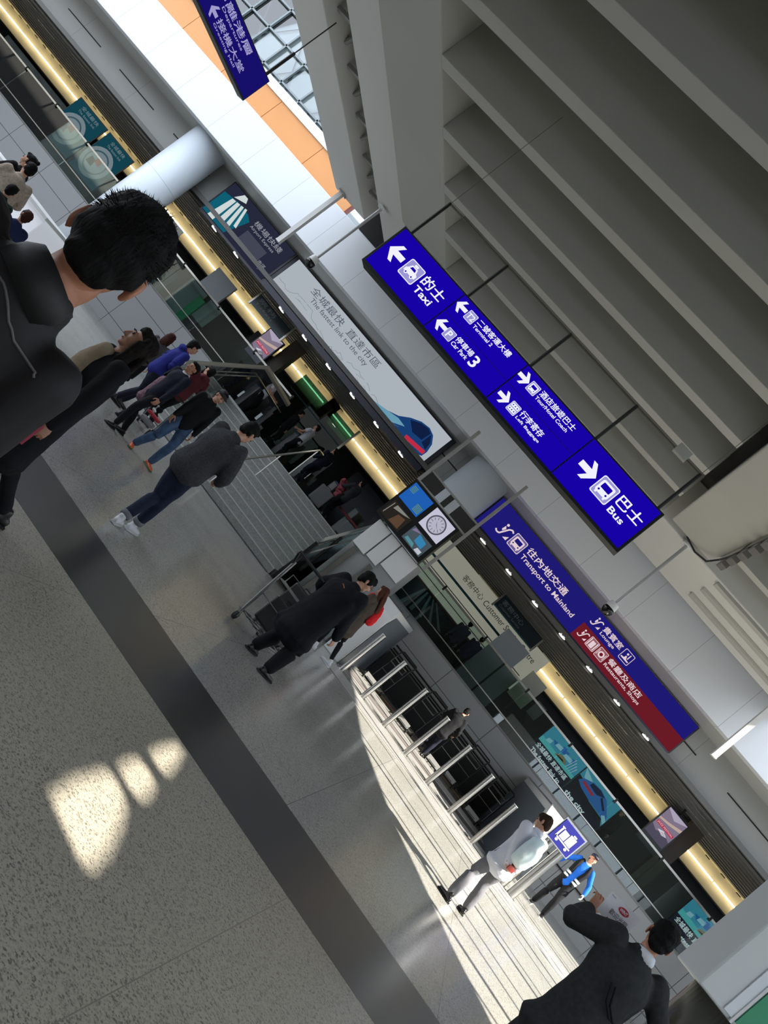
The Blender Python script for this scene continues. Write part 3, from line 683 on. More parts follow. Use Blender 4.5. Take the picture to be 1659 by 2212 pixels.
# luggage trolleys
M_trs, M_trb = mat('trolley_steel', (150, 152, 152), .3, metal=.9), mat('trolley_black', (24, 26, 26), .4)
def trolley(loc, rz, label, group=None):
    t = thing('luggage_trolley', label, 'trolley', loc, rz, group)
    f = nb()
    tube(f, [(-.3, -.45, .16), (-.3, .42, .12), (-.12, .5, .12), (.12, .5, .12), (.3, .42, .12), (.3, -.45, .16)], .018, 8)
    for y in (-.3, -.05, .2): tube(f, [(-.3, y, .15), (.3, y, .15)], .012, 6)
    for x in (-.15, 0, .15): tube(f, [(x, -.45, .16), (x, .48, .12)], .008, 6)
    lpart('deck_frame', f, M_trs if group is None else M_trb, t)
    for s in (-1, 1):
        lpart('upright', tube(nb(), [(s * .27, -.42, .14), (s * .27, -.5, .6), (s * .27, -.56, 1.06)], .024, 8), M_trs if group is None else M_trb, t)
    lpart('back_mesh', [tube(b_, [(-.27, -.46, z), (.27, -.46, z)], .007, 6) for b_ in [nb()] for z in (.5,)][0], M_trs, t)
    lpart('handle', tube(nb(), [(-.28, -.54, 1.0), (-.29, -.66, 1.17), (-.26, -.72, 1.2), (.26, -.72, 1.2), (.29, -.66, 1.17), (.28, -.54, 1.0)], .02, 8), M_trb, t)
    b_ = nb(); box(b_, -.24, .24, -.52, -.36, .78, .80); tube(b_, [(-.24, -.36, .8), (-.24, -.36, .93), (.24, -.36, .93), (.24, -.36, .8)], .008, 6)
    lpart('hand_basket', b_, M_trs, t)
    lpart('front_plate', box(nb(), -.2, .2, .49, .515, .1, .22), mat('plate_label', (200, 200, 198), .5), t)
    for x, y in ((-.27, -.42), (.27, -.42), (-.22, .4), (.22, .4)):
        w_ = lpart('wheel', cyl(nb(), (x - .018, y, .06), (x + .018, y, .06), .06, 16), mat('rubber_grey', (44, 44, 44), .7), t)
        lpart('fork', box(nb(), x - .026, x + .026, y - .02, y + .02, .06, .14), M_trs, w_)
    return t
spots = [(-1.35, 21.6, 'leftmost of the trolleys parked behind the bollards'), (-.05, 21.7, 'parked trolley left of the person in black at the bay'),
         (1.15, 21.4, 'parked trolley just right of the person in black at the bay'), (1.75, 22.75, 'parked far behind another, near the bumper wall'),
         (2.62, 21.3, 'rightmost parked trolley, beside the right flank wall')]
base = None
for x, y, l in spots:
    if base is None: base = trolley((x, y, 0), R(172), 'black luggage trolley, ' + l, 'luggage trolleys parked in the bay')
    else: copy_tree(base, loc=(x, y, 0), rz=R(172), label='black luggage trolley, ' + l)

# blue trolley sign and the steel posts under it
t = thing('trolley_sign', 'small blue sign with a white luggage trolley, right of the bollards', 'sign', (3.62, 17.4, 1.31))
part('plate', box(nb(), 3.34, 3.87, 17.4, 17.44, 1.33, 1.82), mat('trolley_blue', (36, 38, 138), .4), t, bev=.004)
bm = nb(); o3 = V((3.38, 17.4, 1.36)); Q = lambda pts, d=.004: poly(bm, [(a * .45, b * .42) for a, b in pts], o3, XR, ZU, d)
Q(disc(.24, .12, .07)); Q(disc(.8, .12, .07)); Q([(.08, .2), (.95, .2), (.95, .27), (.08, .27)]); Q([(.06, .2), (.14, .2), (.14, .72), (.06, .72)]); Q([(.02, .72), (.18, .72), (.18, .78), (.02, .78)])
Q([(.2, .3), (.5, .3), (.5, .72), (.2, .72)]); Q([(.54, .3), (.88, .3), (.88, .8), (.54, .8)]); Q([(.62, .82), (.8, .82), (.8, .9), (.62, .9)])
part('trolley_pictogram', bm, mat('sign_white', (206, 206, 222), .5), t, recalc=False)
part('back_frame', box(nb(), 3.32, 3.9, 17.44, 17.5, 1.31, 1.86), M_steel, t)
for i, (x, l) in enumerate(((3.5, 'left'), (3.78, 'right'))):
    c = thing('steel_post', 'broad round steel post under the blue trolley sign, %s of the pair' % l, 'post', (x, 17.6, 0), 0, 'steel posts under the trolley sign')
    part('tube', cyl(nb(), (x, 17.6, 0), (x, 17.6, 1.3), .105, 24), M_steel, c, smooth=False); part('flange', cyl(nb(), (x, 17.6, 0), (x, 17.6, .015), .14, 24), M_steel, c)

# small lights and cable under the right concrete beam
t = thing('spotlight_track', 'row of small grey lights with loose cable under the pale ceiling beam, right edge', 'light', (1.24, 14.3, 6.7))
part('cable', tube(nb(), [(.55, 16.2, 6.99), (.85, 16.05, 6.86), (1.1, 15.8, 6.82), (1.2, 15.4, 6.90), (1.22, 14.8, 6.86), (1.24, 13.4, 6.92), (1.24, 12.2, 6.94)], .02, 6), M_rod, t)
for k in range(5):
    y = 15.0 - k * .55; part('lamp_box', box(nb(), 1.22, 1.36, y, y + .3, 6.74, 6.88), mat('lamp_grey', (112, 110, 106), .4), t, bev=.01)
part('track', box(nb(), 1.24, 1.30, 11.8, 15.5, 6.88, 7.0), M_steel, t)

# ================================================================ SCREENS, POSTERS, UPPER LEVEL
M_bezel = mat('screen_bezel', (18, 19, 20), .35)
# video wall of four screens on a white totem
t = thing('video_wall', 'black block of four screens, one blue and one showing a clock face, on the white totem', 'screen', (-3.4, 18.7, 2.76))
part('cabinet', box(nb(), -4.2, -2.64, 18.62, 18.9, 2.76, 3.95), M_bezel, t)
ov = V((0, 18.6, 0))
def scr(x0, x1, z0, z1, col, nm): return part('screen', box(nb(), x0, x1, 18.605, 18.62, z0, z1), glow(nm, col, .85), t)
s = scr(-4.14, -3.5, 3.37, 3.89, (34, 100, 190), 'screen_blue'); bm = nb()
for k in range(7): poly(bm, [(-4.1, 3.83 - k * .03), (-4.1 + (.28 if k % 2 else .5), 3.83 - k * .03), (-4.1 + (.28 if k % 2 else .5), 3.822 - k * .03), (-4.1, 3.822 - k * .03)], ov, XR, ZU, 0)
text(bm, '歡迎', -3.95, -3.7, 3.7, 3.8, ov, XR, ZU, .001); text(bm, 'WELCOME', -3.95, -3.65, 3.55, 3.61, ov, XR, ZU, .001)
bm.free(); bm = nb()
for k in range(5): poly(bm, [(-4.1, 3.82 - k * .035), (-3.96, 3.82 - k * .035), (-3.96, 3.805 - k * .035), (-4.1, 3.805 - k * .035)], ov, XR, ZU, 0)
for k in range(6): poly(bm, [(-3.72, 3.60 - k * .033), (-3.53, 3.60 - k * .033), (-3.53, 3.585 - k * .033), (-3.72, 3.585 - k * .033)], ov, XR, ZU, 0)
part('text_blocks', bm, glow('screen_green', (120, 170, 120), .7), s, recalc=False)
s = scr(-3.37, -2.72, 3.34, 3.9, (206, 206, 226), 'screen_pale'); bm = nb(); cx, cz = -3.06, 3.62
for r0, r1, mi in ((.235, .2, 1), (.2, .0, 0)): poly(bm, disc(cx, cz, r0, r0, 32), ov, XR, ZU, .001 + (.002 if mi == 0 else 0), mi)
for k in range(12):
    a = k * math.pi / 6; u = V((math.sin(a), math.cos(a))); n = V((u.y, -u.x)) * .006
    poly(bm, [(cx + u.x * .12 + n.x, cz + u.y * .12 + n.y), (cx + u.x * .18 + n.x, cz + u.y * .18 + n.y), (cx + u.x * .18 - n.x, cz + u.y * .18 - n.y), (cx + u.x * .12 - n.x, cz + u.y * .12 - n.y)], ov, XR, ZU, .005, 1)
for a, L_ in ((2.1, .16), (5.6, .1)):
    u = V((math.sin(a), math.cos(a))); n = V((u.y, -u.x)) * .007
    poly(bm, [(cx + n.x, cz + n.y), (cx + u.x * L_, cz + u.y * L_), (cx - n.x, cz - n.y)], ov, XR, ZU, .006, 1)
part('clock_face', bm, [glow('clock_pale', (196, 196, 216), .8), glow('clock_grey', (96, 98, 112), .7)], s, recalc=False)
s = scr(-4.13, -3.5, 2.82, 3.26, (42, 38, 34), 'screen_darkbrown'); bm = nb()
poly(bm, [(-3.86, 2.84), (-3.56, 2.86), (-3.6, 3.14), (-3.8, 3.1)], ov, XR, ZU, .001, 0); poly(bm, [(-4.0, 3.1), (-3.7, 3.18), (-3.55, 3.24), (-3.98, 3.22)], ov, XR, ZU, .001, 1)
poly(bm, [(-4.1, 2.88), (-4.08, 2.86), (-4.05, 3.2), (-4.07, 3.22)], ov, XR, ZU, .001, 1)
part('picture', bm, [glow('pic_brown', (104, 78, 60), .7), glow('pic_pale', (150, 150, 144), .7)], s, recalc=False)
s = scr(-3.36, -2.74, 2.84, 3.24, (74, 88, 96), 'screen_teal'); bm = nb()
poly(bm, [(-3.1, 3.0), (-2.85, 2.98), (-2.86, 3.16), (-3.12, 3.2)], ov, XR, ZU, .001, 0); poly(bm, [(-3.3, 2.88), (-3.0, 2.86), (-3.05, 2.95), (-3.28, 2.96)], ov, XR, ZU, .001, 1)
poly(bm, [(-2.95, 2.86), (-2.78, 2.86), (-2.78, 2.96), (-2.92, 2.96)], ov, XR, ZU, .002, 2); poly(bm, [(-3.33, 3.12), (-3.1, 3.22), (-3.3, 3.22)], ov, XR, ZU, .001, 3)
part('picture', bm, [glow('pic_blue', (60, 140, 190), .8), glow('pic_teal', (96, 160, 170), .7), glow('pic_white', (206, 210, 220), .8), glow('pic_lilac', (150, 130, 170), .7)], s, recalc=False)
t = thing('screen_hanger', 'pale steel hanging frame with dark panels above the four screens', 'frame', (-3.3, 18.7, 3.97))
for x in (-4.2, -2.5): part('hanger_bar', box(nb(), x, x + .07, 18.6, 18.72, 3.96 if x < -3 else 2.74, 5.8), mat('hanger_pale', (170, 170, 166), .35, metal=.5), t)
part('cross_bar', box(nb(), -4.13, -2.5, 18.62, 18.7, 3.96, 4.0), mat('hanger_pale', (170, 170, 166), .35, metal=.5), t)
part('cross_bar', box(nb(), -4.13, -2.5, 18.62, 18.7, 4.34, 4.38), mat('hanger_pale', (170, 170, 166), .35, metal=.5), t)
for x0, x1 in ((-4.1, -3.62), (-3.42, -3.28), (-3.08, -2.52)): part('dark_panel', box(nb(), x0, x1, 18.64, 18.68, 4.01, 4.33), mat('panel_dark', (44, 44, 42), .4), t)
t = thing('information_totem', 'white and grey panelled totem block under the four screens', 'totem', (-3.3, 19.2, 0))
part('body', box(nb(), -4.05, -2.6, 18.9, 19.9, 0, 2.74), mat('totem_grey', (150, 152, 152), .4), t, bev=.01)
for i, (x0, x1, z0) in enumerate(((-4.03, -3.62, 1.9), (-3.58, -3.24, 1.95), (-3.2, -2.62, 2.07))): part('white_panel', box(nb(), x0, x1, 18.84, 18.9, z0, 2.72), M_white, t, bev=.004)
for x in (-3.9, -3.35): part('steel_strip', box(nb(), x, x + .12, 18.85, 18.9, .2, 1.88), M_steel, t)
for x in (-4.7,): pass
# CCTV poles and hanging bars
def cctv(x, y, label):
    t = thing('cctv_camera', label, 'camera', (x, y, 4.8))
    part('pole', cyl(nb(), (x, y, 5.1), (x, y, 7.06), .035, 10), mat('pole_grey', (176, 178, 178), .4, metal=.3), t)
    part('housing', cyl(nb(), (x, y, 5.0), (x, y, 5.14), .12, 20, r2=.10), M_white, t)
    part('dome', ball(nb(), (x, y, 4.95), .125, n=18), mat('dome_black', (12, 12, 12), .08), t, smooth=True)
    part('ceiling_plate', cyl(nb(), (x, y, 6.96), (x, y, 7.0), .12, 16), M_white, t)
cctv(-9.15, 16.7, 'black dome camera on a thin pole in front of the white advertisement')
cctv(.69, 16.5, 'black dome camera on a thin pole above the blue and red sign')
def hbar(x, y, z0, z1, label):
    t = thing('hanging_bar', label, 'bar', (x, y, z0)); part('bar', box(nb(), x - .06, x + .06, y - .06, y + .06, z0, z1), mat('bar_white', (216, 216, 214), .4), t)
    part('end_cap', box(nb(), x - .065, x + .065, y - .065, y + .065, z0 - .01, z0 + .02), M_white, t); part('bracket', box(nb(), x - .1, x + .1, y - .1, y + .1, z1 - .05, z1), M_steel, t)
hbar(-10.95, 18.2, 4.98, 7.0, 'pale square bar hanging before the white fascia, above the navy and teal panel')
hbar(4.35, 18.2, 4.98, 7.0, 'pale square bar hanging right of the blue and red sign')

# televisions upstairs
def tv(x0, x1, z0, z1, label):
    y = 24.5; t = thing('television', label, 'television', ((x0 + x1) / 2, y, z0)); o = V((0, y, 0)); w, h = x1 - x0, z1 - z0
    part('case', box(nb(), x0 - .04, x1 + .04, y + .01, y + .09, z0 - .3, z1 + .04), M_bezel, t)
    s = part('screen', box(nb(), x0, x1, y, y + .012, z0, z1), glow('tv_lilac', (138, 126, 148), .8), t)
    bm = nb(); P = lambda pts, mi, d=.002: poly(bm, [(x0 + a * w, z0 + b * h) for a, b in pts], o, XR, ZU, d, mi)
    P([(0, .95), (.5, .8), (1, .98), (1, 1), (0, 1)], 0); P([(0, .6), (.4, .66), (1, .8), (1, .7), (.5, .6), (0, .54)], 1); P([(0, 0), (1, 0), (1, .25), (.6, .36), (.3, .22), (0, .3)], 2); P([(.3, .3), (.55, .38), (.8, .3), (.6, .24)], 4)
    P([(.05, .4), (.95, .4), (.95, .5), (.05, .5)], 3, .004)
    text(bm, 'JAZZ FESTIVAL', x0 + .08 * w, x0 + .92 * w, z0 + .415 * h, z0 + .485 * h, o, XR, ZU, .006, 0, 4)
    part('picture', bm, [glow('tv_pale', (186, 176, 200), .8), glow('tv_peach', (204, 180, 168), .8), glow('tv_dusk', (86, 82, 100), .8), glow('tv_red', (196, 60, 84), .8), glow('tv_white', (226, 222, 232), .8)], s, recalc=False)
    part('mount', cyl(nb(), ((x0 + x1) / 2, y + .1, z1), ((x0 + x1) / 2, y + .1, 4.62), .03, 8), M_dark, t)
    part('back_column', box(nb(), x1 + .06, x1 + .5, y + .2, y + .5, 1.7, 4.62), mat('brown_column', (58, 46, 34), .5), t)
tv(-12.4, -11.72, 3.05, 4.12, 'portrait television with a red JAZZ FESTIVAL band, left, over the stairs')
tv(6.16, 6.82, 3.4, 4.33, 'portrait television with a red JAZZ FESTIVAL band, right, over the trolley sign')

# posters behind the glass screen
def harbour(x0, x1, z0, z1, label, l1, l2, train=False):
    y = 24.3; t = thing('poster', label, 'poster', ((x0 + x1) / 2, y, z0)); o = V((0, y, 0)); w, h = x1 - x0, z1 - z0; zb = z0 + h * .34
    part('back_board', box(nb(), x0 - .02, x1 + .02, y + .01, y + .05, 1.7, z1 + .02), M_bezel, t)
    s = part('picture_field', box(nb(), x0, x1, y, y + .01, zb if not train else z0, z1), glow('poster_teal', (62, 138, 166), .95), t)
    part('text_band', box(nb(), x0, x1, y - .004, y + .006, z0 - .3, zb if not train else z0 + .12 * h), glow('poster_navy', (34, 36, 52), .7), t)
    bm = nb(); P = lambda pts, mi, d=.002: poly(bm, [(x0 + a * w, z0 + b * h) for a, b in pts], o, XR, ZU, d, mi)
    if train:
        P([(0, .95), (.1, .7), (.45, .62), (.5, .74), (.3, .8)], 3); P([(0, .12), (1, .12), (.9, .3), (.5, .34), (.25, .6), (0, .66)], 4, .003)
        P([(.06, .52), (.12, .68), (.3, .82), (.5, .86), (.72, .78), (.95, .46), (1.0, .3), (.85, .32), (.45, .36), (.2, .42)], 0, .005); P([(.14, .56), (.46, .50), (.48, .58), (.16, .64)], 2, .008)
        P([(.3, .8), (.5, .84), (.66, .78), (.5, .64), (.28, .68)], 5, .007); P([(.85, .36), (1, .2), (1, .34), (.9, .44)], 3, .008)
        for k in range(4): P([(.62 + k * .05, .74 - k * .05), (.68 + k * .05, .68 - k * .05), (.66 + k * .05, .62 - k * .05), (.6 + k * .05, .67 - k * .05)], 5, .008)
        text(bm, l1, x0 + .06 * w, x0 + .62 * w, z0 - .12 * h, z0 + .06 * h, o, XR, ZU, .006, .03, 6)
    else:
        P([(0, .52), (1, .46), (1, .34), (0, .34)], 1); P([(.2, .72), (.62, .82), (.6, .66), (.3, .6)], 0, .004)
        for k, (a, b, c) in enumerate(((.3, .62, .16), (.42, .7, .1), (.55, .6, .2), (.7, .66, .1), (.1, .5, .12))): P([(a, b), (a + c, b + .02), (a + c, b + .16), (a + .02, b + .13)], 0 if k % 2 else 3, .005)
        P([(.42, .44), (.72, .46), (.68, .56), (.58, .62), (.46, .54)], 7, .006); P([(.46, .46), (.66, .48), (.62, .52), (.48, .5)], 4, .008)
        for k in range(4): P([(.74 + k * .05, .44), (.745 + k * .05, .44), (.80 + k * .045, .86 - k * .06), (.79 + k * .045, .86 - k * .06)], 6, .008)
        text(bm, l1, x0 + .05 * w, x0 + .93 * w, z0 + .13 * h, z0 + .3 * h, o, XR, ZU, .008, .025, 6); text(bm, l2, x0 + .05 * w, x0 + .9 * w, z0 - .1 * h, z0 + .05 * h, o, XR, ZU, .008, .025, 6)
    part('printed_image', bm, [glow('p_blue', (44, 98, 166), .9), glow('p_sea', (84, 170, 176), .95), glow('p_red', (190, 50, 70), .7), glow('p_light', (140, 186, 206), .9), glow('p_black', (32, 32, 40), .6), glow('p_navy', (24, 40, 78), .6), glow('p_white', (216, 220, 230), .95), glow('p_sand', (140, 130, 100), .7)], s, recalc=False)
harbour(2.55, 3.93, 2.35, 3.22, 'teal harbour poster left of the train poster, reading The fastest link to', '全城最快 直達市區', 'The fastest link to')
harbour(3.97, 5.34, 2.35, 3.24, 'teal poster with a blue train, reading the city', 'the city', '', True)
harbour(8.2, 9.62, 2.35, 3.28, 'teal harbour poster at the far right, behind the head of the man in the suit', '全城最快 直達市區', 'The fastest link to')
def tealposter(x0, x1, label):
    y = 24.3; t = thing('poster', label, 'poster', ((x0 + x1) / 2, y, 2.4)); o = V((0, y, 0)); cx, cz = (x0 + x1) / 2 - .1, 3.05
    part('back_board', box(nb(), x0 - .03, x1 + .03, y + .01, y + .05, 1.7, 4.1), M_bezel, t)
    s = part('picture_field', box(nb(), x0, x1, y, y + .01, 2.34, 4.06), glow('poster_green', (22, 74, 88), .75), t)
    bm = nb(); poly(bm, disc(cx, cz, .66, .6, 28), o, XR, ZU, .002, 0); poly(bm, disc(cx, cz, .5, .46, 28), o, XR, ZU, .004, 3); poly(bm, disc(cx, cz, .44, .40, 28), o, XR, ZU, .006, 0)
    poly(bm, [(cx - .1, cz), (cx + .2, cz - .04), (cx + .2, cz + .24), (cx - .04, cz + .22)], o, XR, ZU, .008, 1); poly(bm, [(cx - .34, cz - .2), (cx, cz - .22), (cx - .06, cz + .04), (cx - .3, cz + .08)], o, XR, ZU, .008, 2)
    text(bm, '全城最快', x0 + .35, x1 - .3, 3.84, 3.98, o, XR, ZU, .004, 0, 0); text(bm, 'The fastest link', x0 + .35, x1 - .3, 3.70, 3.79, o, XR, ZU, .004, 0, 0)
    part('printed_image', bm, [glow('tp_pale', (132, 148, 156), .7), glow('tp_rust', (156, 74, 50), .7), glow('tp_dark', (44, 40, 44), .7), glow('tp_teal', (72, 100, 110), .7)], s, recalc=False)
tealposter(-23.6, -21.95, 'teal poster with a round picture, the farther left of two')
tealposter(-21.75, -20.3, 'teal poster with a round picture, the nearer to the round column')

# customer service office behind the glass
t = thing('service_office', 'pale office front lettered Customer Service Centre with a teal stripe, behind the glass', 'office', (-1.5, 27, 1.7))
M_cream = mat('office_cream_glow', (200, 200, 182), .5, emit=.32); o = V((0, 27, 0))  # weak emission brightens the cream front, which is no lamp
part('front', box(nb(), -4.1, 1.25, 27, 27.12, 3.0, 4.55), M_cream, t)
part('teal_stripe', box(nb(), -4.1, .2, 26.985, 27, 3.78, 3.86), mat('office_teal', (10, 84, 96), .4), t)
bm = nb(); text(bm, '客務中心', -2.55, -1.6, 4.05, 4.27, o, XR, ZU, .004); text(bm, 'Customer Service Centre', -1.5, .95, 4.05, 4.25, o, XR, ZU, .004)
part('lettering', bm, mat('office_ink', (60, 66, 60), .6), t, recalc=False)
for z in (3.2, 3.5): part('blind_line', box(nb(), -4.1, 1.0, 26.985, 27, z, z + .03), mat('blind_grey', (92, 92, 84), .6), t)  # two thin darker grey lines across the front
part('window_opening', box(nb(), -4.1, 1.0, 26.97, 27.0, 2.3, 3.0), mat('office_window', (96, 92, 96), .3), t)
t = thing('service_counter', 'dark teal counter front with a white fan of stripes behind the glass', 'counter', (-1.5, 25.9, 1.7)); o = V((0, 25.7, 0))
part('front', box(nb(), -3.4, -.45, 25.7, 26.3, 1.7, 2.86), mat('counter_teal', (12, 34, 42), .25), t)
part('top', box(nb(), -3.45, -.4, 25.6, 26.4, 2.86, 2.9), mat('counter_red', (70, 24, 30), .4), t)
bm = nb()
for k in range(5):
    a = 2.8 - k * .34; xk = -2.9 + k * .14
    poly(bm, [(xk, 2.84), (xk + .06, 2.84), (xk - .06 + k * .22, 2.0 + k * .09), (xk - .2 + k * .22, 2.0 + k * .09)], o, XR, ZU, .004)
part('fan_emblem', bm, mat('emblem_grey', (120, 140, 140), .5), t, recalc=False)
t = thing('partition', 'row of light grey partition panels behind the glass, right of the counter', 'partition', (.4, 25, 1.7))
for x0, x1, z1 in ((-.34, .36, 3.3), (.42, 1.0, 3.25)): part('panel', box(nb(), x0, x1, 25, 25.05, 1.75, z1), mat('partition_grey', (142, 146, 150), .5), t)
part('fascia_panel', box(nb(), -.34, .62, 24.96, 25.05, 3.32, 4.02), mat('partition_light', (160, 166, 172), .5), t)
part('post', box(nb(), .36, .42, 24.98, 25.06, 1.7, 3.9), M_dark, t)
def noticeboard(x0, x1, y, z0, z1, m, label, cat='board', nm='notice_board'):
    t = thing(nm, label, cat, ((x0 + x1) / 2, y, 1.7)); part('board', box(nb(), x0, x1, y, y + .03, z0, z1), m, t, bev=.004)
    part('stand', box(nb(), (x0 + x1) / 2 - .03, (x0 + x1) / 2 + .03, y + .03, y + .06, 1.7, z1), M_bezel, t); part('foot', box(nb(), (x0 + x1) / 2 - .2, (x0 + x1) / 2 + .2, y - .1, y + .15, 1.7, 1.72), M_bezel, t)
noticeboard(1.04, 1.66, 24.6, 2.78, 3.76, mat('board_cream', (170, 172, 158), .5), 'pale blank notice board behind the glass, left of the harbour poster')
noticeboard(1.85, 2.2, 25.4, 2.9, 3.4, mat('clock_white', (120, 122, 118), .5), 'small grey picture on a stand behind the glass, beside the pale notice board', 'picture', 'picture_stand')
def darksign(x0, x1, y, z0, z1, l1, l2, label):
    t = thing('overhead_sign', label, 'sign', ((x0 + x1) / 2, y, z0)); o = V((0, y, 0))
    part('panel', box(nb(), x0, x1, y, y + .08, z0, z1), mat('sign_darkteal', (16, 34, 44), .3), t)
    part('teal_edge', box(nb(), x0, x1, y - .006, y, z0, z0 + .04), mat('office_teal', (10, 84, 96), .4), t)
    bm = nb(); text(bm, l1, x0 + .1, x0 + .6 * (x1 - x0), z0 + .22, z1 - .06, o, XR, ZU, .003); text(bm, l2, x0 + .1, x0 + .6 * (x1 - x0), z0 + .1, z0 + .18, o, XR, ZU, .003)
    part('lettering', bm, mat('sign_grey_letter', (120, 128, 132), .5), t, recalc=False)
    for x in (x0 - .06, x1): part('hanger', box(nb(), x, x + .06, y, y + .06, z0 - .05, 4.62), M_rail, t)
darksign(-12.75, -11.2, 23.0, 4.0, 4.42, '票務', 'Tickets', 'dark teal overhead sign above the left television')
darksign(-1.15, .53, 25.0, 4.12, 4.56, '客務中心', 'Customer Service', 'dark teal overhead sign above the Customer Service lettering')
# left part of the upper level: panels, ticket machines, shelves
t = thing('partition', 'light grey panels with a green notice behind the head of the nearest man', 'partition', (-15, 24.6, 1.7))
part('panel', box(nb(), -15.6, -14.75, 24.6, 24.65, 1.75, 3.2), mat('partition_grey', (142, 146, 150), .5), t); part('fascia_panel', box(nb(), -15.3, -14.3, 24.55, 24.65, 3.25, 4.1), mat('partition_light', (160, 166, 172), .5), t)
part('green_notice', box(nb(), -14.86, -14.55, 24.5, 24.55, 1.9, 3.0), mat('notice_green', (18, 120, 78), .5, emit=.15), t); part('white_notice', box(nb(), -14.5, -13.9, 24.5, 24.54, 2.4, 3.2), mat('notice_white', (140, 146, 142), .5), t)
noticeboard(-17.9, -17.1, 24.5, 2.9, 3.9, mat('notice_paper', (206, 208, 206), .5), 'white notice board right beside the head of the nearest man')
tag(finish('counter_block', box(nb(), -19.8, -16.2, 25, 25.8, 1.7, 2.8), mat('counter_green', (14, 62, 66), .4)), 'dark green counter block upstairs behind the nearest man', 'counter')
tag(finish('shop_kiosk', box(nb(), -29.5, -24.5, 26, 26.8, 1.7, 3.6), mat('kiosk_grey', (96, 102, 104), .5, var=.4, vscale=1.5)), 'grey shop kiosk upstairs at the far left edge', 'kiosk')
tag(finish('shop_kiosk', box(nb(), -13.4, -12.9, 26, 26.5, 1.7, 3.9), mat('kiosk_dark', (50, 54, 56), .5, var=.4, vscale=3)), 'dark narrow kiosk upstairs left of the left television', 'kiosk')
# ticket gates upstairs seen through the stairs opening
g0 = None
for i, x in enumerate((-9.2, -8.2, -7.1, -6.0, -5.0)):
    if g0 is None:
        g0 = thing('ticket_gate', '', 'gate', (x, 24.9, 1.7), 0, 'ticket gates above the stairs')
        part('cabinet', box(nb(), x - .11, x + .11, 24.9, 26.3, 1.7, 2.7), mat('gate_steel', (112, 116, 116), .35, metal=.5), g0, bev=.03)
        part('flap', box(nb(), x + .11, x + .45, 25.5, 25.53, 1.95, 2.6), G, g0); part('reader', box(nb(), x - .08, x + .08, 24.94, 25.1, 2.7, 2.74), mat('reader_blue', (40, 60, 110), .4), g0); g = g0
    else: g = copy_tree(g0, loc=(x, 24.9, 1.7))
    g['label'] = 'grey ticket gate above the stairs, ' + ['leftmost of five', 'second from the left', 'middle one', 'second from the right', 'rightmost of five'][i]
tag(finish('wall_cabinet', box(nb(), -7.9, -4.6, 28.2, 28.6, 1.7, 3.7), mat('cabinet_navy', (36, 42, 58), .4, var=.2, vscale=2)), 'navy back panel upstairs behind the ticket gates', 'panel')
t = thing('glass_screen', 'greenish glass screen upstairs behind the staff in the white shirt', 'glass screen', (-10, 25.2, 1.7)); part('pane', box(nb(), -11.4, -8.6, 26.8, 26.82, 1.7, 4.3), glass('green_glass', (120, 165, 158), .1), t)
part('top_strip', box(nb(), -11.4, -8.6, 26.78, 26.84, 3.6, 3.64), mat('office_teal', (10, 84, 96), .4), t); part('post', box(nb(), -8.6, -8.52, 26.76, 26.86, 1.7, 4.5), M_rail, t)
tag(finish('retractable_barrier_tape', box(nb(), -6.4, -4.4, 24.75, 24.77, 2.28, 2.36), mat('barrier_red', (110, 20, 30), .6)), 'dark red barrier tape upstairs right of the person in pink', 'barrier')
for i, (x, l) in enumerate(((-8.0, 'left'), (-5.4, 'right'))):
    t = thing('floor_standing_sign', 'dark board stand upstairs behind the glass, %s of the two' % l, 'stand', (x, 25.3, 1.7))
    part('board', box(nb(), x - .2, x + .2, 25.3, 25.34, 2.3, 3.0), M_bezel, t); part('pole', cyl(nb(), (x, 25.36, 1.7), (x, 25.36, 2.5), .02, 8), M_rail, t)

# kiosk at the right edge, near the camera
t = thing('kiosk_tower', 'white and green kiosk tower over a steel column at the right edge', 'kiosk', (3.7, 6.9, 0))
M_kw = mat('kiosk_white', (214, 218, 218), .4)
part('steel_column', cyl(nb(), (2.95, 6.9, 0), (2.95, 6.9, 1.73), .19, 32), M_steel, t, smooth=True)
part('upper_box', box(nb(), 2.66, 4.9, 6.6, 7.2, 1.73, 3.1), M_kw, t, bev=.015)
part('lower_box', box(nb(), 3.16, 4.9, 6.64, 7.2, 0, 1.73), M_kw, t, bev=.01)
part('inset_panel', box(nb(), 2.88, 4.9, 6.585, 6.6, 1.76, 3.06), mat('kiosk_bright', (228, 234, 240), .35), t)
part('trim_strip', box(nb(), 2.955, 2.975, 6.575, 6.60, 1.73, 3.08), M_white, t)
part('green_panel', box(nb(), 2.985, 4.88, 6.57, 6.585, 1.76, 3.06), mat('kiosk_green', (36, 148, 104), .4), t)
part('ledge', box(nb(), 3.1, 4.9, 6.55, 6.64, 1.68, 1.73), M_white, t)

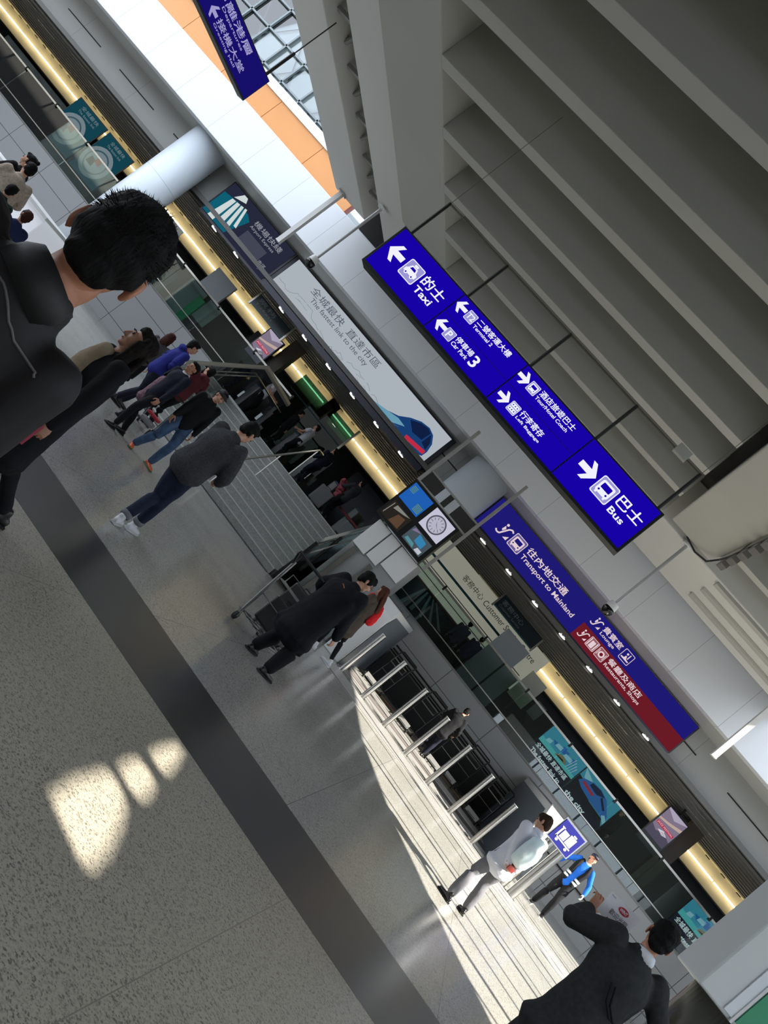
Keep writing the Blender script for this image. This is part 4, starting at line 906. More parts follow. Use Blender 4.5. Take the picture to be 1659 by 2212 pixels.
# ================================================================ PEOPLE
def fuse(bm, vox, it=3, disp=0.0, dfreq=6.0, dseed=0.0, aniso=(1, 1, 1)):
    """turn overlapping closed shapes into one continuous surface"""
    me = bpy.data.meshes.new('fuse'); bmesh.ops.recalc_face_normals(bm, faces=bm.faces); bm.to_mesh(me); bm.free()
    ob = bpy.data.objects.new('fuse', me); COL.objects.link(ob)
    m = ob.modifiers.new('r', 'REMESH'); m.mode = 'VOXEL'; m.voxel_size = vox; m.adaptivity = 0
    if it: s = ob.modifiers.new('s', 'SMOOTH'); s.factor = .6; s.iterations = it
    dg = bpy.context.evaluated_depsgraph_get(); dg.update()
    me2 = bpy.data.meshes.new_from_object(ob.evaluated_get(dg)); bpy.data.objects.remove(ob); bpy.data.meshes.remove(me)
    out = nb(); out.from_mesh(me2); bpy.data.meshes.remove(me2)
    if disp:
        out.normal_update()
        for v in out.verts:
            c = V((v.co.x * aniso[0], v.co.y * aniso[1], v.co.z * aniso[2])) * dfreq + V((dseed, dseed * 1.7, 0))
            v.co += v.normal * disp * (noise.noise(c) + .5 * noise.noise(c * 2.3))
    return out
def merge(a, b):
    me = bpy.data.meshes.new('m'); b.to_mesh(me); b.free(); a.from_mesh(me); bpy.data.meshes.remove(me); return a
def chain(bm, pts, rad, n=14, side=None, sub=3):
    """rounded tapered chain through points; rad per point: r or (across, deep)"""
    pts = [V(p) for p in pts]; rad = [(r, r) if not isinstance(r, (tuple, list)) else r for r in rad]
    P, Q = [], []
    for i in range(len(pts) - 1):
        p0, p1, p2, p3 = pts[max(i - 1, 0)], pts[i], pts[i + 1], pts[min(i + 2, len(pts) - 1)]
        for k in range(sub):
            t = k / sub; P.append(.5 * ((2 * p1) + (p2 - p0) * t + (2 * p0 - 5 * p1 + 4 * p2 - p3) * t * t + (3 * p1 - p0 - 3 * p2 + p3) * t ** 3))
            s = t * t * (3 - 2 * t); Q.append((rad[i][0] * (1 - s) + rad[i + 1][0] * s, rad[i][1] * (1 - s) + rad[i + 1][1] * s))
    P.append(pts[-1]); Q.append(rad[-1])
    d0 = (P[1] - P[0]).normalized(); d1 = (P[-1] - P[-2]).normalized()
    r0 = min(Q[0]); r1 = min(Q[-1])
    PP = [P[0] - d0 * r0 * .75, P[0] - d0 * r0 * .45] + P + [P[-1] + d1 * r1 * .45, P[-1] + d1 * r1 * .75]
    QQ = [(Q[0][0] * .45, Q[0][1] * .45), (Q[0][0] * .82, Q[0][1] * .82)] + Q + [(Q[-1][0] * .82, Q[-1][1] * .82), (Q[-1][0] * .45, Q[-1][1] * .45)]
    return tube(bm, PP, 0, n, radii=QQ, side=side)
def ik(a, b, l1, l2, pole):
    d = b - a; L = d.length
    if L > (l1 + l2) * .999: b = a + d.normalized() * (l1 + l2) * .999; d = b - a; L = d.length
    x = (l1 * l1 - l2 * l2 + L * L) / (2 * L); h = math.sqrt(max(l1 * l1 - x * x, 0)); u = d.normalized()
    p = (pole - u * pole.dot(u)); p = p.normalized() if p.length > 1e-5 else V((0, 1, 0))
    return a + u * x + p * h, b
def hand(bm, w, d, n, t, s=1.0, curl=.5, vox=.0045):
    """w wrist, d direction, n back of the hand, t towards the thumb"""
    d = d.normalized(); n = (n - d * n.dot(d)).normalized(); t = (t - d * t.dot(d) - n * t.dot(n)).normalized()
    h = nb(); p = lambda a, b, c: w + (d * a + t * b + n * c) * s
    chain(h, [p(-.03, 0, 0), p(.0, 0, 0), p(.045, .0, 0), p(.085, 0, -.002)], [(.024 * s, .019 * s), (.026 * s, .018 * s), (.040 * s, .015 * s), (.040 * s, .012 * s)], 12, side=t)
    for k, (o, L) in enumerate(((.031, .072), (.011, .080), (-.010, .074), (-.030, .058))):
        c = curl * (1 + .12 * k); r = (.0088, .0088, .0084, .0074)[k] * s; q = p(.086, o, -.001); pts = [q]; ang = 0
        for j, f in enumerate((.44, .32, .24)):
            ang += c * (.65, .95, .7)[j]; q = q + (d * math.cos(ang) - n * math.sin(ang) + t * (o * .8)) * (L * f * s); pts.append(q)
        chain(h, pts, [r, r * .97, r * .88, r * .72], 8, sub=2)
    q0 = p(.02, .022, -.004); q1 = q0 + (d * .5 + t * .8 - n * .25).normalized() * .036 * s; q2 = q1 + (d * .8 + t * .35 - n * (.3 + .4 * curl)).normalized() * .031 * s; q3 = q2 + (d * .9 + t * .0 - n * (.3 + .5 * curl)).normalized() * .024 * s
    chain(h, [q0, q1, q2, q3], [.014 * s, .0115 * s, .0098 * s, .0075 * s], 8, sub=2)
    return merge(bm, fuse(h, vox * s, 1))
SKIN = lambda rgb=(190, 142, 116), k='': mat('skin_%d_%d' % (rgb[0], rgb[1]), rgb, .5, var=.06, vscale=14, bump=.05, bscale=90)
M_hair = mat('hair_black', (13, 12, 12), .7, var=.3, vscale=40, bump=.7, bscale=160, stretch=(1, 1, .25), spec=.15)
M_eye = mat('eye_dark', (20, 16, 14), .15)
M_lip = mat('lip', (150, 84, 76), .5)
def cloth(name, rgb, var=.14, bump=.35, vs=7, bs=35, rough=.88): return mat('cloth_' + name, rgb, rough, var=var, vscale=vs, bump=bump, bscale=bs, spec=.25)
def person(label, x, y, z=0.0, face=0.0, h=1.7, foot=((-.1, 0, 0), (.1, 0, 0)), toe=(8, -8), hands=((-.24, .04, .80), (.24, .04, .80)), lean=0.0, slean=0.0,
           head=(0, 0, 0), top=None, topkind='jacket', sleeve=1.0, hem=None, legs=None, legw=1.0, cuff=None, shoes=None, sole=None, skin=(190, 142, 116), hair='short', hairm=None,
           fine=False, curl=.5, gloves=None, build=1.0, kneepole=(0, 1, 0), elbow=((-.5, -1, -.1), (.5, -1, -.1)), sit=False, palm=None, extra=None, hipz=None, facial=True, collar=None, bulk=1.0, collarw=1.0, collarh=1.0):
    t = thing('person', label, 'person', (x, y, z), R(face)); s = h / 1.72
    vb = .012 if fine else .018; vh = .006 if fine else .009; ms = SKIN(skin)
    T = lambda p: V(p) * s
    hz = hipz if hipz is not None else .93
    fl = [V(f) for f in foot]
    hip = V((0, 0, hz)); ank = [V((f[0], f[1], f[2] + .085)) for f in fl]
    for a in ank:                                  # lower the pelvis enough for the stride
        dx = math.hypot(a.x - math.copysign(.09, a.x), a.y); lim = .865
        if hipz is None and dx < lim: hip.z = min(hip.z, a.z + math.sqrt(lim * lim - dx * dx) + .02)
    Rt = Matrix.Rotation(R(-lean), 3, 'X') @ Matrix.Rotation(R(slean), 3, 'Y')
    up = lambda p: hip + Rt @ (V(p) - V((0, 0, .93)))
    hj = [hip + V((-.09, 0, -.02)), hip + V((.09, 0, -.02))]
    kn = []
    for i in (0, 1):
        k, a = ik(hj[i], ank[i], .43, .435, V(kneepole)); kn.append(k); ank[i] = a
    sh = [up((-.175 * build, 0, 1.405)), up((.175 * build, 0, 1.405))]
    wr, el = [], []
    for i in (0, 1):
        tgt = V(hands[i]); e, w_ = ik(sh[i], tgt, .285, .255, V(elbow[i])); el.append(e); wr.append(w_)
    nk = up((0, -.005, 1.45)); S1 = V((1, 0, 0)); sd = Rt @ V((1, 0, 0))
    # ---- body: one continuous surface
    b = nb(); bl = build
    chain(b, [T(up((0, 0, .88))), T(up((0, 0, .98))), T(up((0, -.0, 1.12))), T(up((0, 0, 1.28))), T(up((0, -.005, 1.40)))], [(.15 * s * bl, .10 * s), (.15 * s * bl, .10 * s), (.13 * s * bl, .095 * s), (.150 * s * bl, .100 * s), (.095 * s * bl, .06 * s)], 16, side=sd)
    chain(b, [T(up((0, -.01, 1.38))), T(up((0, -.005, 1.46))), T(up((0, .01, 1.53)))], [.062 * s, .054 * s, .052 * s], 12)
    for i in (0, 1):
        chain(b, [T(sh[i]), T(sh[i].lerp(el[i], .5)), T(el[i]), T(el[i].lerp(wr[i], .4)), T(wr[i])], [.048 * s, .044 * s, .036 * s, .037 * s, .025 * s], 10)
        chain(b, [T(hj[i]), T(hj[i].lerp(kn[i], .5)), T(kn[i]), T(kn[i].lerp(ank[i], .35)), T(ank[i])], [.078 * s * min(1, legw), .07 * s * min(1, legw), .052 * s * min(1, legw) * .92, .050 * s * min(1, legw) * .92, .034 * s * min(1, legw)], 10)
    b = fuse(b, .02, 2)
    # ---- head
    hp = T(up((0, .0, 1.50))); HR = Rt @ Matrix.Rotation(R(head[0]), 3, 'Z') @ Matrix.Rotation(R(head[1]), 3, 'X') @ Matrix.Rotation(R(head[2]), 3, 'Y')
    H = lambda p: hp + HR @ (V(p) * s)
    g = nb(); B = lambda p, r, n=14: ball(g, H(p), tuple(q * s for q in r), HR, n)
    B((0, -.012, .125), (.074, .092, .086), 20); B((0, .035, .085), (.060, .060, .075)); B((0, .045, .035), (.046, .045, .040)); B((0, .072, .012), (.022, .020, .018)); B((0, -.03, .06), (.055, .05, .06))
    chain(g, [H((0, .0, -.04)), H((0, .005, .04))], [.052 * s, .05 * s], 12)
    chain(g, [H((0, .092, .112)), H((0, .106, .082)), H((0, .112, .068))], [.009 * s, .012 * s, .014 * s], 8)
    for sg in (-1, 1):
        B((sg * .012, .100, .066), (.009, .009, .008), 8); B((sg * .034, .066, .072), (.02, .02, .02), 10); B((sg * .028, .084, .125), (.022, .012, .009), 10)
        ball(g, H((sg * .080, -.008, .092)), (.009 * s, .020 * s, .033 * s), HR @ Matrix.Rotation(R(sg * 18), 3, 'Z'), 10); B((sg * .078, .0, .068), (.008, .011, .012), 8)
    B((0, .090, .043), (.020, .010, .006), 8); B((0, .088, .034), (.017, .010, .006), 8)
    b = merge(b, fuse(g, vh, 2))
    gm = gloves is not None
    hb = nb() if gm else b
    for i in (0, 1):
        d = (wr[i] - el[i]).normalized(); sg = -1 if i == 0 else 1
        n_ = V((sg, .2, 0)) if palm is None or palm[i] is None else V(palm[i][0]); th = V((0, 1, .1)) if palm is None or palm[i] is None else V(palm[i][1])
        dd = d if palm is None or palm[i] is None or len(palm[i]) < 3 else V(palm[i][2])
        hb = hand(hb, T(wr[i]), dd, n_, th, s, curl if not isinstance(curl, (tuple, list)) else curl[i], .0045 if fine else .006)
    if gm: lpart('glove', hb, gloves, t, smooth=True)
    else: b = hb
    body = lpart('body', b, ms, t, smooth=True)
    if facial:
        for sg in (-1, 1):
            e = nb(); ball(e, H((sg * .031, .088, .108)), (.0125 * s, .006 * s, .0075 * s), HR, 10); lpart('eye', e, M_eye, t, smooth=True)
            e = nb(); chain(e, [H((sg * .015, .0985, .128)), H((sg * .032, .097, .134)), H((sg * .050, .082, .128))], [.003 * s, .0035 * s, .002 * s], 6); lpart('eyebrow', e, M_hair, t, smooth=True)
        e = nb(); ball(e, H((0, .0955, .040)), (.021 * s, .007 * s, .0065 * s), HR, 10); lpart('lips', e, M_lip, t, smooth=True)
    # ---- hair
    if hair:
        q = nb(); hb_ = lambda p, r, n=16: ball(q, H(p), tuple(a * s for a in r), HR, n)
        hb_((0, -.022, .150), (.082, .094, .076), 20); hb_((0, -.040, .105), (.080, .072, .075)); hb_((0, .035, .195), (.062, .05, .030))
        if hair in ('short', 'crop', 'fringe'): hb_((0, -.062, .055), (.058, .038, .045))
        if hair == 'fringe': hb_((0, .062, .168), (.066, .038, .034)); [hb_((sg * .066, .02, .13), (.02, .045, .05)) for sg in (-1, 1)]
        if hair in ('long', 'bob'):
            for sg in (-1, 1): chain(q, [H((sg * .062, .0, .17)), H((sg * .083, -.01, .09)), H((sg * .08, -.02, 0)), H((sg * .085, -.02, -.07 if hair == 'bob' else -.2))], [(.02 * s, .045 * s), (.024 * s, .05 * s), (.026 * s, .048 * s), (.02 * s, .03 * s)], 10)
            chain(q, [H((0, -.06, .14)), H((0, -.085, .04)), H((0, -.10, -.05)), H((0, -.11, -.1 if hair == 'bob' else -.28))], [(.06 * s, .03 * s), (.075 * s, .035 * s), (.08 * s, .035 * s), (.06 * s, .02 * s)], 12, side=sd); hb_((0, .045, .178), (.062, .04, .032))
        if hair == 'bun': hb_((0, -.12, .17), (.035, .035, .035))
        q = fuse(q, vh, 2, .006, 26, x + y)
        lpart('hair', q, hairm or M_hair, t, smooth=True)
    # ---- trousers
    if legs:
        q = nb(); lw = legw
        chain(q, [T(hip + V((0, 0, .13))), T(hip + V((0, 0, .02))), T(hip + V((0, -.01, -.08)))], [(.152 * s * bl, .115 * s), (.168 * s * bl, .125 * s), (.155 * s, .115 * s)], 16, side=S1)
        for i in (0, 1):
            k1 = hj[i].lerp(kn[i], .5); c1 = kn[i].lerp(ank[i], .35); ce = kn[i].lerp(ank[i], .93 if cuff is None else cuff)
            chain(q, [T(hj[i] + V((0, 0, .02))), T(k1), T(kn[i]), T(c1), T(ce)], [.095 * s * lw, .088 * s * lw, .068 * s * lw, .068 * s * lw, .056 * s * lw], 12)
        q = fuse(q, vb, 2, .009, 7, x * 3 + y, (1, 1, .55)); lpart('trousers', q, legs, t, smooth=True)
    # ---- shoes
    if shoes:
        for i in (0, 1):
            a = T(ank[i]); r = Matrix.Rotation(R(toe[i]), 3, 'Z'); f0 = fl[i].z * s; tip = V((0, 0, 0))
            F = lambda p: V((a.x, a.y, f0)) + r @ (V(p) * s)
            q = nb(); chain(q, [F((0, -.06, .045)), F((0, .0, .050)), F((0, .09, .036)), F((0, .165, .030))], [(.034 * s, .036 * s), (.038 * s, .042 * s), (.046 * s, .030 * s), (.036 * s, .022 * s)], 12, side=r @ V((1, 0, 0)))
            chain(q, [F((0, -.015, .05)), F((0, -.015, .115))], [.042 * s, .04 * s], 12)
            so_ = lpart('shoe', fuse(q, .009, 1), shoes, t, smooth=True)
            q = nb(); tube(q, [F((0, -.1, .0)), F((0, -.1, .022))], .01, 4)
            q = nb(); P = [(-.034, -.088), (.034, -.088), (.04, 0), (.05, .09), (.036, .185), (-.032, .185), (-.046, .09), (-.038, 0)]
            A = [q.verts.new(F((a_, b_, .002))) for a_, b_ in P]; C = [q.verts.new(F((a_, b_, .022))) for a_, b_ in P]; q.faces.new(list(reversed(A))); q.faces.new(C)
            for k in range(8): q.faces.new((A[k], A[(k + 1) % 8], C[(k + 1) % 8], C[k]))
            lpart('sole', q, sole or M_black, so_, bev=.003)
    # ---- upper garment
    if top:
        q = nb(); k = bulk; hm = hem if hem is not None else .86
        low = [T(up((0, 0, hm))), T(up((0, 0, (hm + 1.1) / 2)))] if hm > .8 else [T(hip + V((0, 0, hm - .93))), T(hip + V((0, 0, (hm - .93) * .45)))]
        fl_ = 1.0 if hm > .8 else 1.18
        chain(q, low + [T(up((0, 0, 1.12))), T(up((0, -.0, 1.28))), T(up((0, -.005, 1.385))), T(up((0, -.008, 1.445)))],
              [(.172 * s * bl * k * fl_, .135 * s * k * fl_), (.166 * s * bl * k, .130 * s * k), (.158 * s * bl * k, .125 * s * k), (.180 * s * bl * k, .130 * s * k), (.172 * s * bl, .10 * s * k), (.090 * s, .074 * s)], 20, side=sd)
        for i in (0, 1):
            m = el[i].lerp(wr[i], .45); e_ = el[i].lerp(wr[i], .97 if sleeve >= 1 else max(.05, (sleeve - .5) * 2))
            if sleeve >= 1: chain(q, [T(sh[i] + V((0, 0, .0))), T(sh[i].lerp(el[i], .45)), T(el[i]), T(m), T(e_)], [.070 * s * k, .064 * s * k, .057 * s * k, .052 * s * k, .043 * s * k], 12)
            else:
                pts = [T(sh[i]), T(sh[i].lerp(el[i], .5))] + ([T(el[i]), T(e_)] if sleeve > .5 else []); chain(q, pts, [.068 * s * k, .064 * s * k, .06 * s * k, .056 * s * k][:len(pts)], 12)
        if topkind == 'hood': ball(q, T(up((0, -.085, 1.45))), (.12 * s, .07 * s, .07 * s), Rt, 14)
        q = fuse(q, vb, 2, .011 * k, 5.5, x * 5 + y, (1, 1, .7)); g_ = lpart({'shirt': 'shirt', 'coat': 'coat', 'sweater': 'sweater'}.get(topkind, 'jacket'), q, top, t, smooth=True)
        if collar is not None:
            q = nb(); c0 = T(up((0, -.012, 1.44))); ax = (Rt @ V((0, .25, 1))).normalized()
            n_ = 20; r0, r1 = .076 * s, .068 * s; rings = []
            for (rr, zz) in ((r0 * collarw, -.03), (r0 * (collarw + 1) / 2, .02 * s * collarh), (r1, .045 * s * collarh), (r1 - .007, .045 * s * collarh), (r0 - .009, -.02)):
                ss, uu = frame_of(ax, V((0, 1, 0))); rings.append([q.verts.new(c0 + ax * zz + ss * math.cos(2 * math.pi * j / n_) * rr + uu * math.sin(2 * math.pi * j / n_) * rr) for j in range(n_)])
            for a_, b_ in zip(rings, rings[1:] + rings[:1]):
                for j in range(n_): q.faces.new((a_[j], a_[(j + 1) % n_], b_[(j + 1) % n_], b_[j]))
            lpart('collar', q, collar, g_, smooth=True)
    t_ = {'T': T, 'up': up, 'H': H, 'wr': wr, 'el': el, 'sh': sh, 'hip': hip, 's': s, 'Rt': Rt, 'HR': HR, 'ank': ank, 'kn': kn}
    return t, t_
def held(name, label, cat, bm, m, p, off=None):
    """a thing worn or held by a person, built in the person's own frame but standing on its own"""
    bm.transform(WM[p]); o = finish(name, bm, m); tag(o, label, cat); return o
C_navy, C_black, C_char = cloth('navy', (22, 26, 40)), cloth('black', (17, 18, 22)), cloth('charcoal', (62, 64, 68), .3, .8, 60, 120)
S_black, S_white = mat('shoe_black', (18, 18, 18), .4), mat('shoe_white', (206, 208, 212), .5)

# --- nearest man, seen from behind
p, k = person('man close to the camera seen from behind, short black hair and dark padded jacket', -1.225, 1.36, 0, 20, 1.80, slean=17, collarw=1.12, collarh=1.1, top=mat('jacket_brownblack', (27, 25, 27), .7, var=.2, vscale=6, bump=.3, bscale=18, spec=.4),
              topkind='jacket', hands=((-.24, .08, .84), (.22, .14, .86)), legs=C_black, shoes=S_black, fine=True, build=.90, bulk=.99, head=(8, -12, -13), hair='short', collar=mat('collar_brownblack', (22, 21, 22), .65, var=.2, vscale=6, bump=.3, bscale=18), skin=(176, 120, 92), facial=True)
q = nb(); rnd = random.Random(11); H, HR, s = k['H'], k['HR'], k['s']
for _ in range(2200):                               # loose hair tips over the crown and the back of the head
    a, b_ = rnd.uniform(0, 2 * math.pi), rnd.uniform(-.45, 1.45)
    n_ = V((math.cos(a) * math.cos(b_), math.sin(a) * math.cos(b_), math.sin(b_)))
    if n_.y > .45 and n_.z < .62: continue
    c = V((0, -.024, .142)); r0 = V((n_.x * .081, n_.y * .094, n_.z * .080)); root = c + r0 * .98
    d = (n_ * .6 + V((rnd.uniform(-.6, .6), .35 + rnd.uniform(-.5, .5), -.25 + rnd.uniform(-.4, .5)))).normalized(); L_ = rnd.uniform(.006, .015)
    sd_ = n_.cross(d).normalized() * .0011; w0 = q.verts.new(H(root + sd_)); w1 = q.verts.new(H(root - sd_)); w2 = q.verts.new(H(root + d * L_ + n_ * .002)); q.faces.new((w0, w1, w2))
ob = lpart('hair_tips', q, M_hair, p, recalc=False); ob['kind'] = 'stuff'
from mathutils.bvhtree import BVHTree
jk = [o for o in p.children if o.name.startswith('jacket')][0]; bt = BVHTree.FromPolygons([v.co for v in jk.data.vertices], [list(f.vertices) for f in jk.data.polygons])
q = nb(); T = k['T']; pts = []
for j in range(25):                                 # piping round the collar yoke, laid on the jacket
    a = math.pi * (.12 + .76 * j / 24) + math.pi; c = T(k['up']((.17 * math.cos(a), .14 * math.sin(a) - .02, 1.44 - .05 * abs(math.cos(a)))))
    loc, nn, _, _ = bt.find_nearest(c); pts.append(loc + nn * .001)
tube(q, pts, .003, 6); lpart('piping', q, mat('piping_grey', (96, 92, 92), .5), p, smooth=True)

# --- woman in the long black coat
C_beige = cloth('beige', (150, 134, 112), .12)
p, k = person('woman in a long open black coat over a beige sweater, walking to the left', -2.76, 4.62, 0, 142, 1.60, foot=((-.12, .42, 0), (.08, -.38, 0)), top=C_black, topkind='coat', hem=.50,
              hands=((-.33, .07, .72), (.34, .0, .80)), lean=4, legs=C_black, legw=.85, shoes=S_black, fine=True, bulk=1.12, head=(-12, 14, 4), hair='long', hairm=mat('hair_brown', (22, 17, 14), .75, spec=.15, bump=.6, bscale=120, stretch=(1, 1, .2)), skin=(164, 120, 98), curl=.9)
T, up = k['T'], k['up']; q = nb()
chain(q, [T(up((-.03, .135, .82))), T(up((-.02, .135, 1.10))), T(up((.0, .13, 1.28))), T(up((.0, .085, 1.43)))], [(.085, .045), (.09, .05), (.085, .055), (.06, .055)], 14, side=k['Rt'] @ V((1, 0, 0)))
lpart('sweater', fuse(q, .012, 2, .006, 9), C_beige, p, smooth=True)
q = nb(); w_ = T(k['wr'][0]); box(q, w_.x - .045, w_.x + .045, w_.y + .03, w_.y + .05, w_.z - .19, w_.z - .03); held('phone_case', 'dark pink phone case in the hand of the woman in the black coat', 'phone', q, mat('case_pink', (150, 34, 66), .4), p)
q = nb(); w_ = T(k['wr'][1]); chain(q, [w_ + V((.13, -.03, -.22)), w_ + V((.13, -.03, -.5))], [(.10, .19), (.11, .21)], 14, side=V((1, 0, 0))); q = fuse(q, .015, 1)
tube(q, [w_ + V((.12, -.14, -.2)), w_ + V((.04, -.06, -.07)), w_ + V((.04, .04, -.07)), w_ + V((.12, .1, -.2))], .009, 6)
held('handbag', 'soft black handbag carried by the woman in the black coat', 'bag', q, mat('bag_black', (16, 16, 17), .5), p)

# --- man in the charcoal sweater
C_jean = cloth('darkjean', (30, 38, 58), .25, .3, 14, 90)
p, k = person('man in a charcoal wool sweater and dark rolled jeans walking away, white shoes', -3.34, 7.93, 0, -14, 1.74, foot=((.05, -.08, 0), (-.03, .26, 0)), toe=(25, 10), top=C_char, topkind='sweater', hem=.88, lean=9,
              hands=((-.06, .30, 1.12), (.16, .30, 1.02)), elbow=((-1, -.8, -.2), (1, -.7, -.4)), legs=C_jean, cuff=.86, shoes=S_white, sole=mat('sole_white', (190, 192, 194), .5), bulk=1.32, head=(-8, -18, 0), curl=.8)
for i in (0, 1):
    a, b_ = k['kn'][i], k['ank'][i]; q = nb(); tube(q, [T_ * k['s'] for T_ in (a.lerp(b_, .80), a.lerp(b_, .93))], .0, 14, radii=[.064, .06]); lpart('cuff', q, cloth('cuffgrey', (112, 114, 120), .1), p, smooth=True)

# --- man in jeans with orange shoes
C_blue = cloth('bluejean', (66, 88, 118), .3, .3, 10, 80)
p, k = person('man in a black jacket and dark cap with blue jeans and orange shoes', -5.75, 12.1, 0, -128, 1.7, foot=((-.16, .08, 0), (.2, -.05, 0)), toe=(12, -20), top=C_black, hands=((-.22, .14, .86), (.24, .1, .86)),
              legs=C_blue, legw=1.12, shoes=mat('shoe_orange', (214, 96, 56), .5), sole=mat('sole_green', (34, 92, 50), .5), head=(10, -8, 0), bulk=1.1, lean=5)
H, HR, s = k['H'], k['HR'], k['s']; q = nb(); ball(q, H((0, -.01, .165)), (.088 * s, .1 * s, .07 * s), HR, 16); q2 = nb(); chain(q2, [H((0, .07, .165)), H((0, .15, .150))], [(.06, .008), (.05, .006)], 12, side=HR @ V((1, 0, 0))); q = fuse(merge(q, q2), .007, 1)
lpart('cap', q, mat('cap_dark', (30, 30, 34), .7), p, smooth=True)
# --- man in navy jacket
person('man in a navy jacket and pale shirt collar walking towards the camera', -6.2, 11.75, 0, 158, 1.62, foot=((-.12, .16, 0), (.1, -.22, 0)), top=C_navy, hands=((-.27, .12, .82), (.27, -.1, .80)), legs=C_black, shoes=S_black,
       collar=cloth('palecollar', (196, 198, 204)), bulk=1.12, skin=(176, 124, 98))
# --- group by the stairs
person('person in a royal blue hooded jacket with orange trim, black hair', -7.75, 13.9, 0, -40, 1.86, foot=((-.12, .1, 0), (.12, -.1, 0)), top=cloth('royal', (34, 40, 118)), topkind='hood', legs=C_navy, shoes=S_black, hands=((-.2, .2, 1.0), (.2, .2, 1.0)), lean=6, bulk=1.1, collar=cloth('orangetrim', (206, 78, 54)))
person('person with brown hair behind the blue hooded jacket', -8.5, 14.6, 0, 10, 1.6, top=cloth('greycoat', (70, 68, 72)), legs=C_black, shoes=S_black, hair='bob', hairm=mat('hair_chestnut', (60, 34, 26), .75, spec=.15, bump=.5, bscale=100))
person('person in a maroon hooded top just right of the blue hooded jacket', -7.95, 15.6, 0, 70, 1.82, top=cloth('maroon', (84, 34, 40)), topkind='hood', legs=C_black, shoes=S_black, hands=((-.2, .2, 1.0), (.2, .22, 1.2)))
person('small child in a muted plaid coat beside the blue hooded jacket', -7.0, 13.0, 0, -60, 1.28, top=cloth('mauveplaid', (110, 84, 92), .4, .2, 30), topkind='coat', hem=.7, legs=C_navy, shoes=S_black, hair='bob')
# toy pushchair at their feet
t = thing('pushchair', 'small folded pushchair with a red seat patch behind the man in navy', 'pushchair', (-7.45, 14.7, 0), R(20))
for x_, y_ in ((-.2, -.25), (.2, -.25), (-.17, .3), (.17, .3)):
    w_ = lpart('wheel', tube(nb(), [(x_ - .02, y_, .075), (x_ + .02, y_, .075)], .075, 16), mat('tyre_dark', (24, 24, 24), .6), t); lpart('hub', cyl(nb(), (x_ - .023, y_, .075), (x_ + .023, y_, .075), .035, 10), M_white, w_)
for sx in (-1, 1): lpart('frame', tube(nb(), [(sx * .17, .3, .09), (sx * .19, -.1, .5), (sx * .2, -.45, .95)], .012, 6), M_trs, t)
lpart('frame', tube(nb(), [(-.2, -.45, .95), (.2, -.45, .95)], .016, 6), M_trb, t)
lpart('seat', box(nb(), -.15, .15, -.12, .16, .3, .36), mat('seat_red', (160, 30, 44), .6), t, bev=.02); lpart('basket', box(nb(), -.15, .15, -.2, .2, .13, .22), mat('basket_grey', (120, 122, 124), .6), t, bev=.02)

# --- man pushing the loaded trolley
p, k = person('man in a long black coat and glasses with the loaded luggage trolley', -1.66, 9.75, 0, -30, 1.74, foot=((-.22, .02, 0), (.24, -.05, 0)), toe=(10, -10), top=cloth('blackcoat', (18, 20, 26)), topkind='coat', hem=.56, lean=8,
              hands=((-.36, .26, 1.02), (.26, .26, .9)), legs=C_black, legw=1.45, shoes=S_black, head=(-38, -6, 0), bulk=1.5, build=1.08, hair='fringe')
H, HR, s = k['H'], k['HR'], k['s']; q = nb()
for sg in (-1, 1): tube(q, [H((sg * .033 + .02 * math.cos(a), .112, .108 + .016 * math.sin(a))) for a in [j * math.pi / 6 for j in range(13)]], .0016, 5); tube(q, [H((sg * .053, .11, .11)), H((sg * .085, .0, .11))], .0016, 5)
lpart('glasses', q, S_black, p)
T, up = k['T'], k['up']; q = nb(); chain(q, [T(up((-.02, -.155, 1.34))), T(up((.05, -.165, 1.32))), T(up((.09, -.16, 1.26)))], [.009, .009, .008], 6); lpart('hood_tab', q, mat('tab_orange', (176, 98, 44), .6), p, smooth=True)
trolley((-2.02, 10.62, 0), R(-12), 'luggage trolley loaded with black suitcases, pushed by the man in glasses')
M_case1 = mat('suitcase_black', (20, 21, 23), .4, bump=.1)
def suitcase(x, y, z, rz, w, d, h, label, tilt=0, extra=True, m=None):
    t = thing('suitcase', label, 'suitcase', (x, y, z), R(rz)); o = .05 if not tilt else 0
    lpart('shell', box(nb(), -w / 2, w / 2, -d / 2, d / 2, o, o + h), m or M_case1, t, bev=.03)
    if extra:
        for sx, sy in ((-1, -1), (1, -1), (-1, 1), (1, 1)): lpart('wheel', cyl(nb(), (sx * (w / 2 - .06) - .012, sy * (d / 2 - .04), .028), (sx * (w / 2 - .06) + .012, sy * (d / 2 - .04), .028), .028, 12), mat('wheel_grey', (70, 70, 70), .5), t)
        lpart('handle', tube(nb(), [(-.1, -d / 2 + .03, o + h), (-.1, -d / 2 + .03, o + h + .04), (.1, -d / 2 + .03, o + h + .04), (.1, -d / 2 + .03, o + h)], .01, 8), M_trb, t)
    lpart('band', box(nb(), -w / 2 - .004, w / 2 + .004, -d / 2 - .004, d / 2 + .004, o + h * .47, o + h * .53), mat('band_redwhite', (170, 60, 70), .6), t) if 'strap' in label else lpart('seam', box(nb(), -w / 2 - .003, w / 2 + .003, -.008, .008, o, o + h), M_trb, t)
    return t
suitcase(-2.05, 10.82, .18, -12, .52, .26, .66, 'black suitcase with a red and white strap upright on the front of the trolley')
suitcase(-1.97, 10.42, .18, -12, .5, .34, .42, 'plain black suitcase on the loaded trolley, nearer the handle')
held('plastic_bag', 'small blue plastic bag on the loaded trolley', 'bag', fuse(ball(nb(), V((0, 0, 0)), (.09, .08, .1)), .02, 1, .02, 14), mat('bag_blue', (24, 104, 176), .4), (lambda e: e)(thing('tmp', None, None, (-1.85, 10.3, .715))))
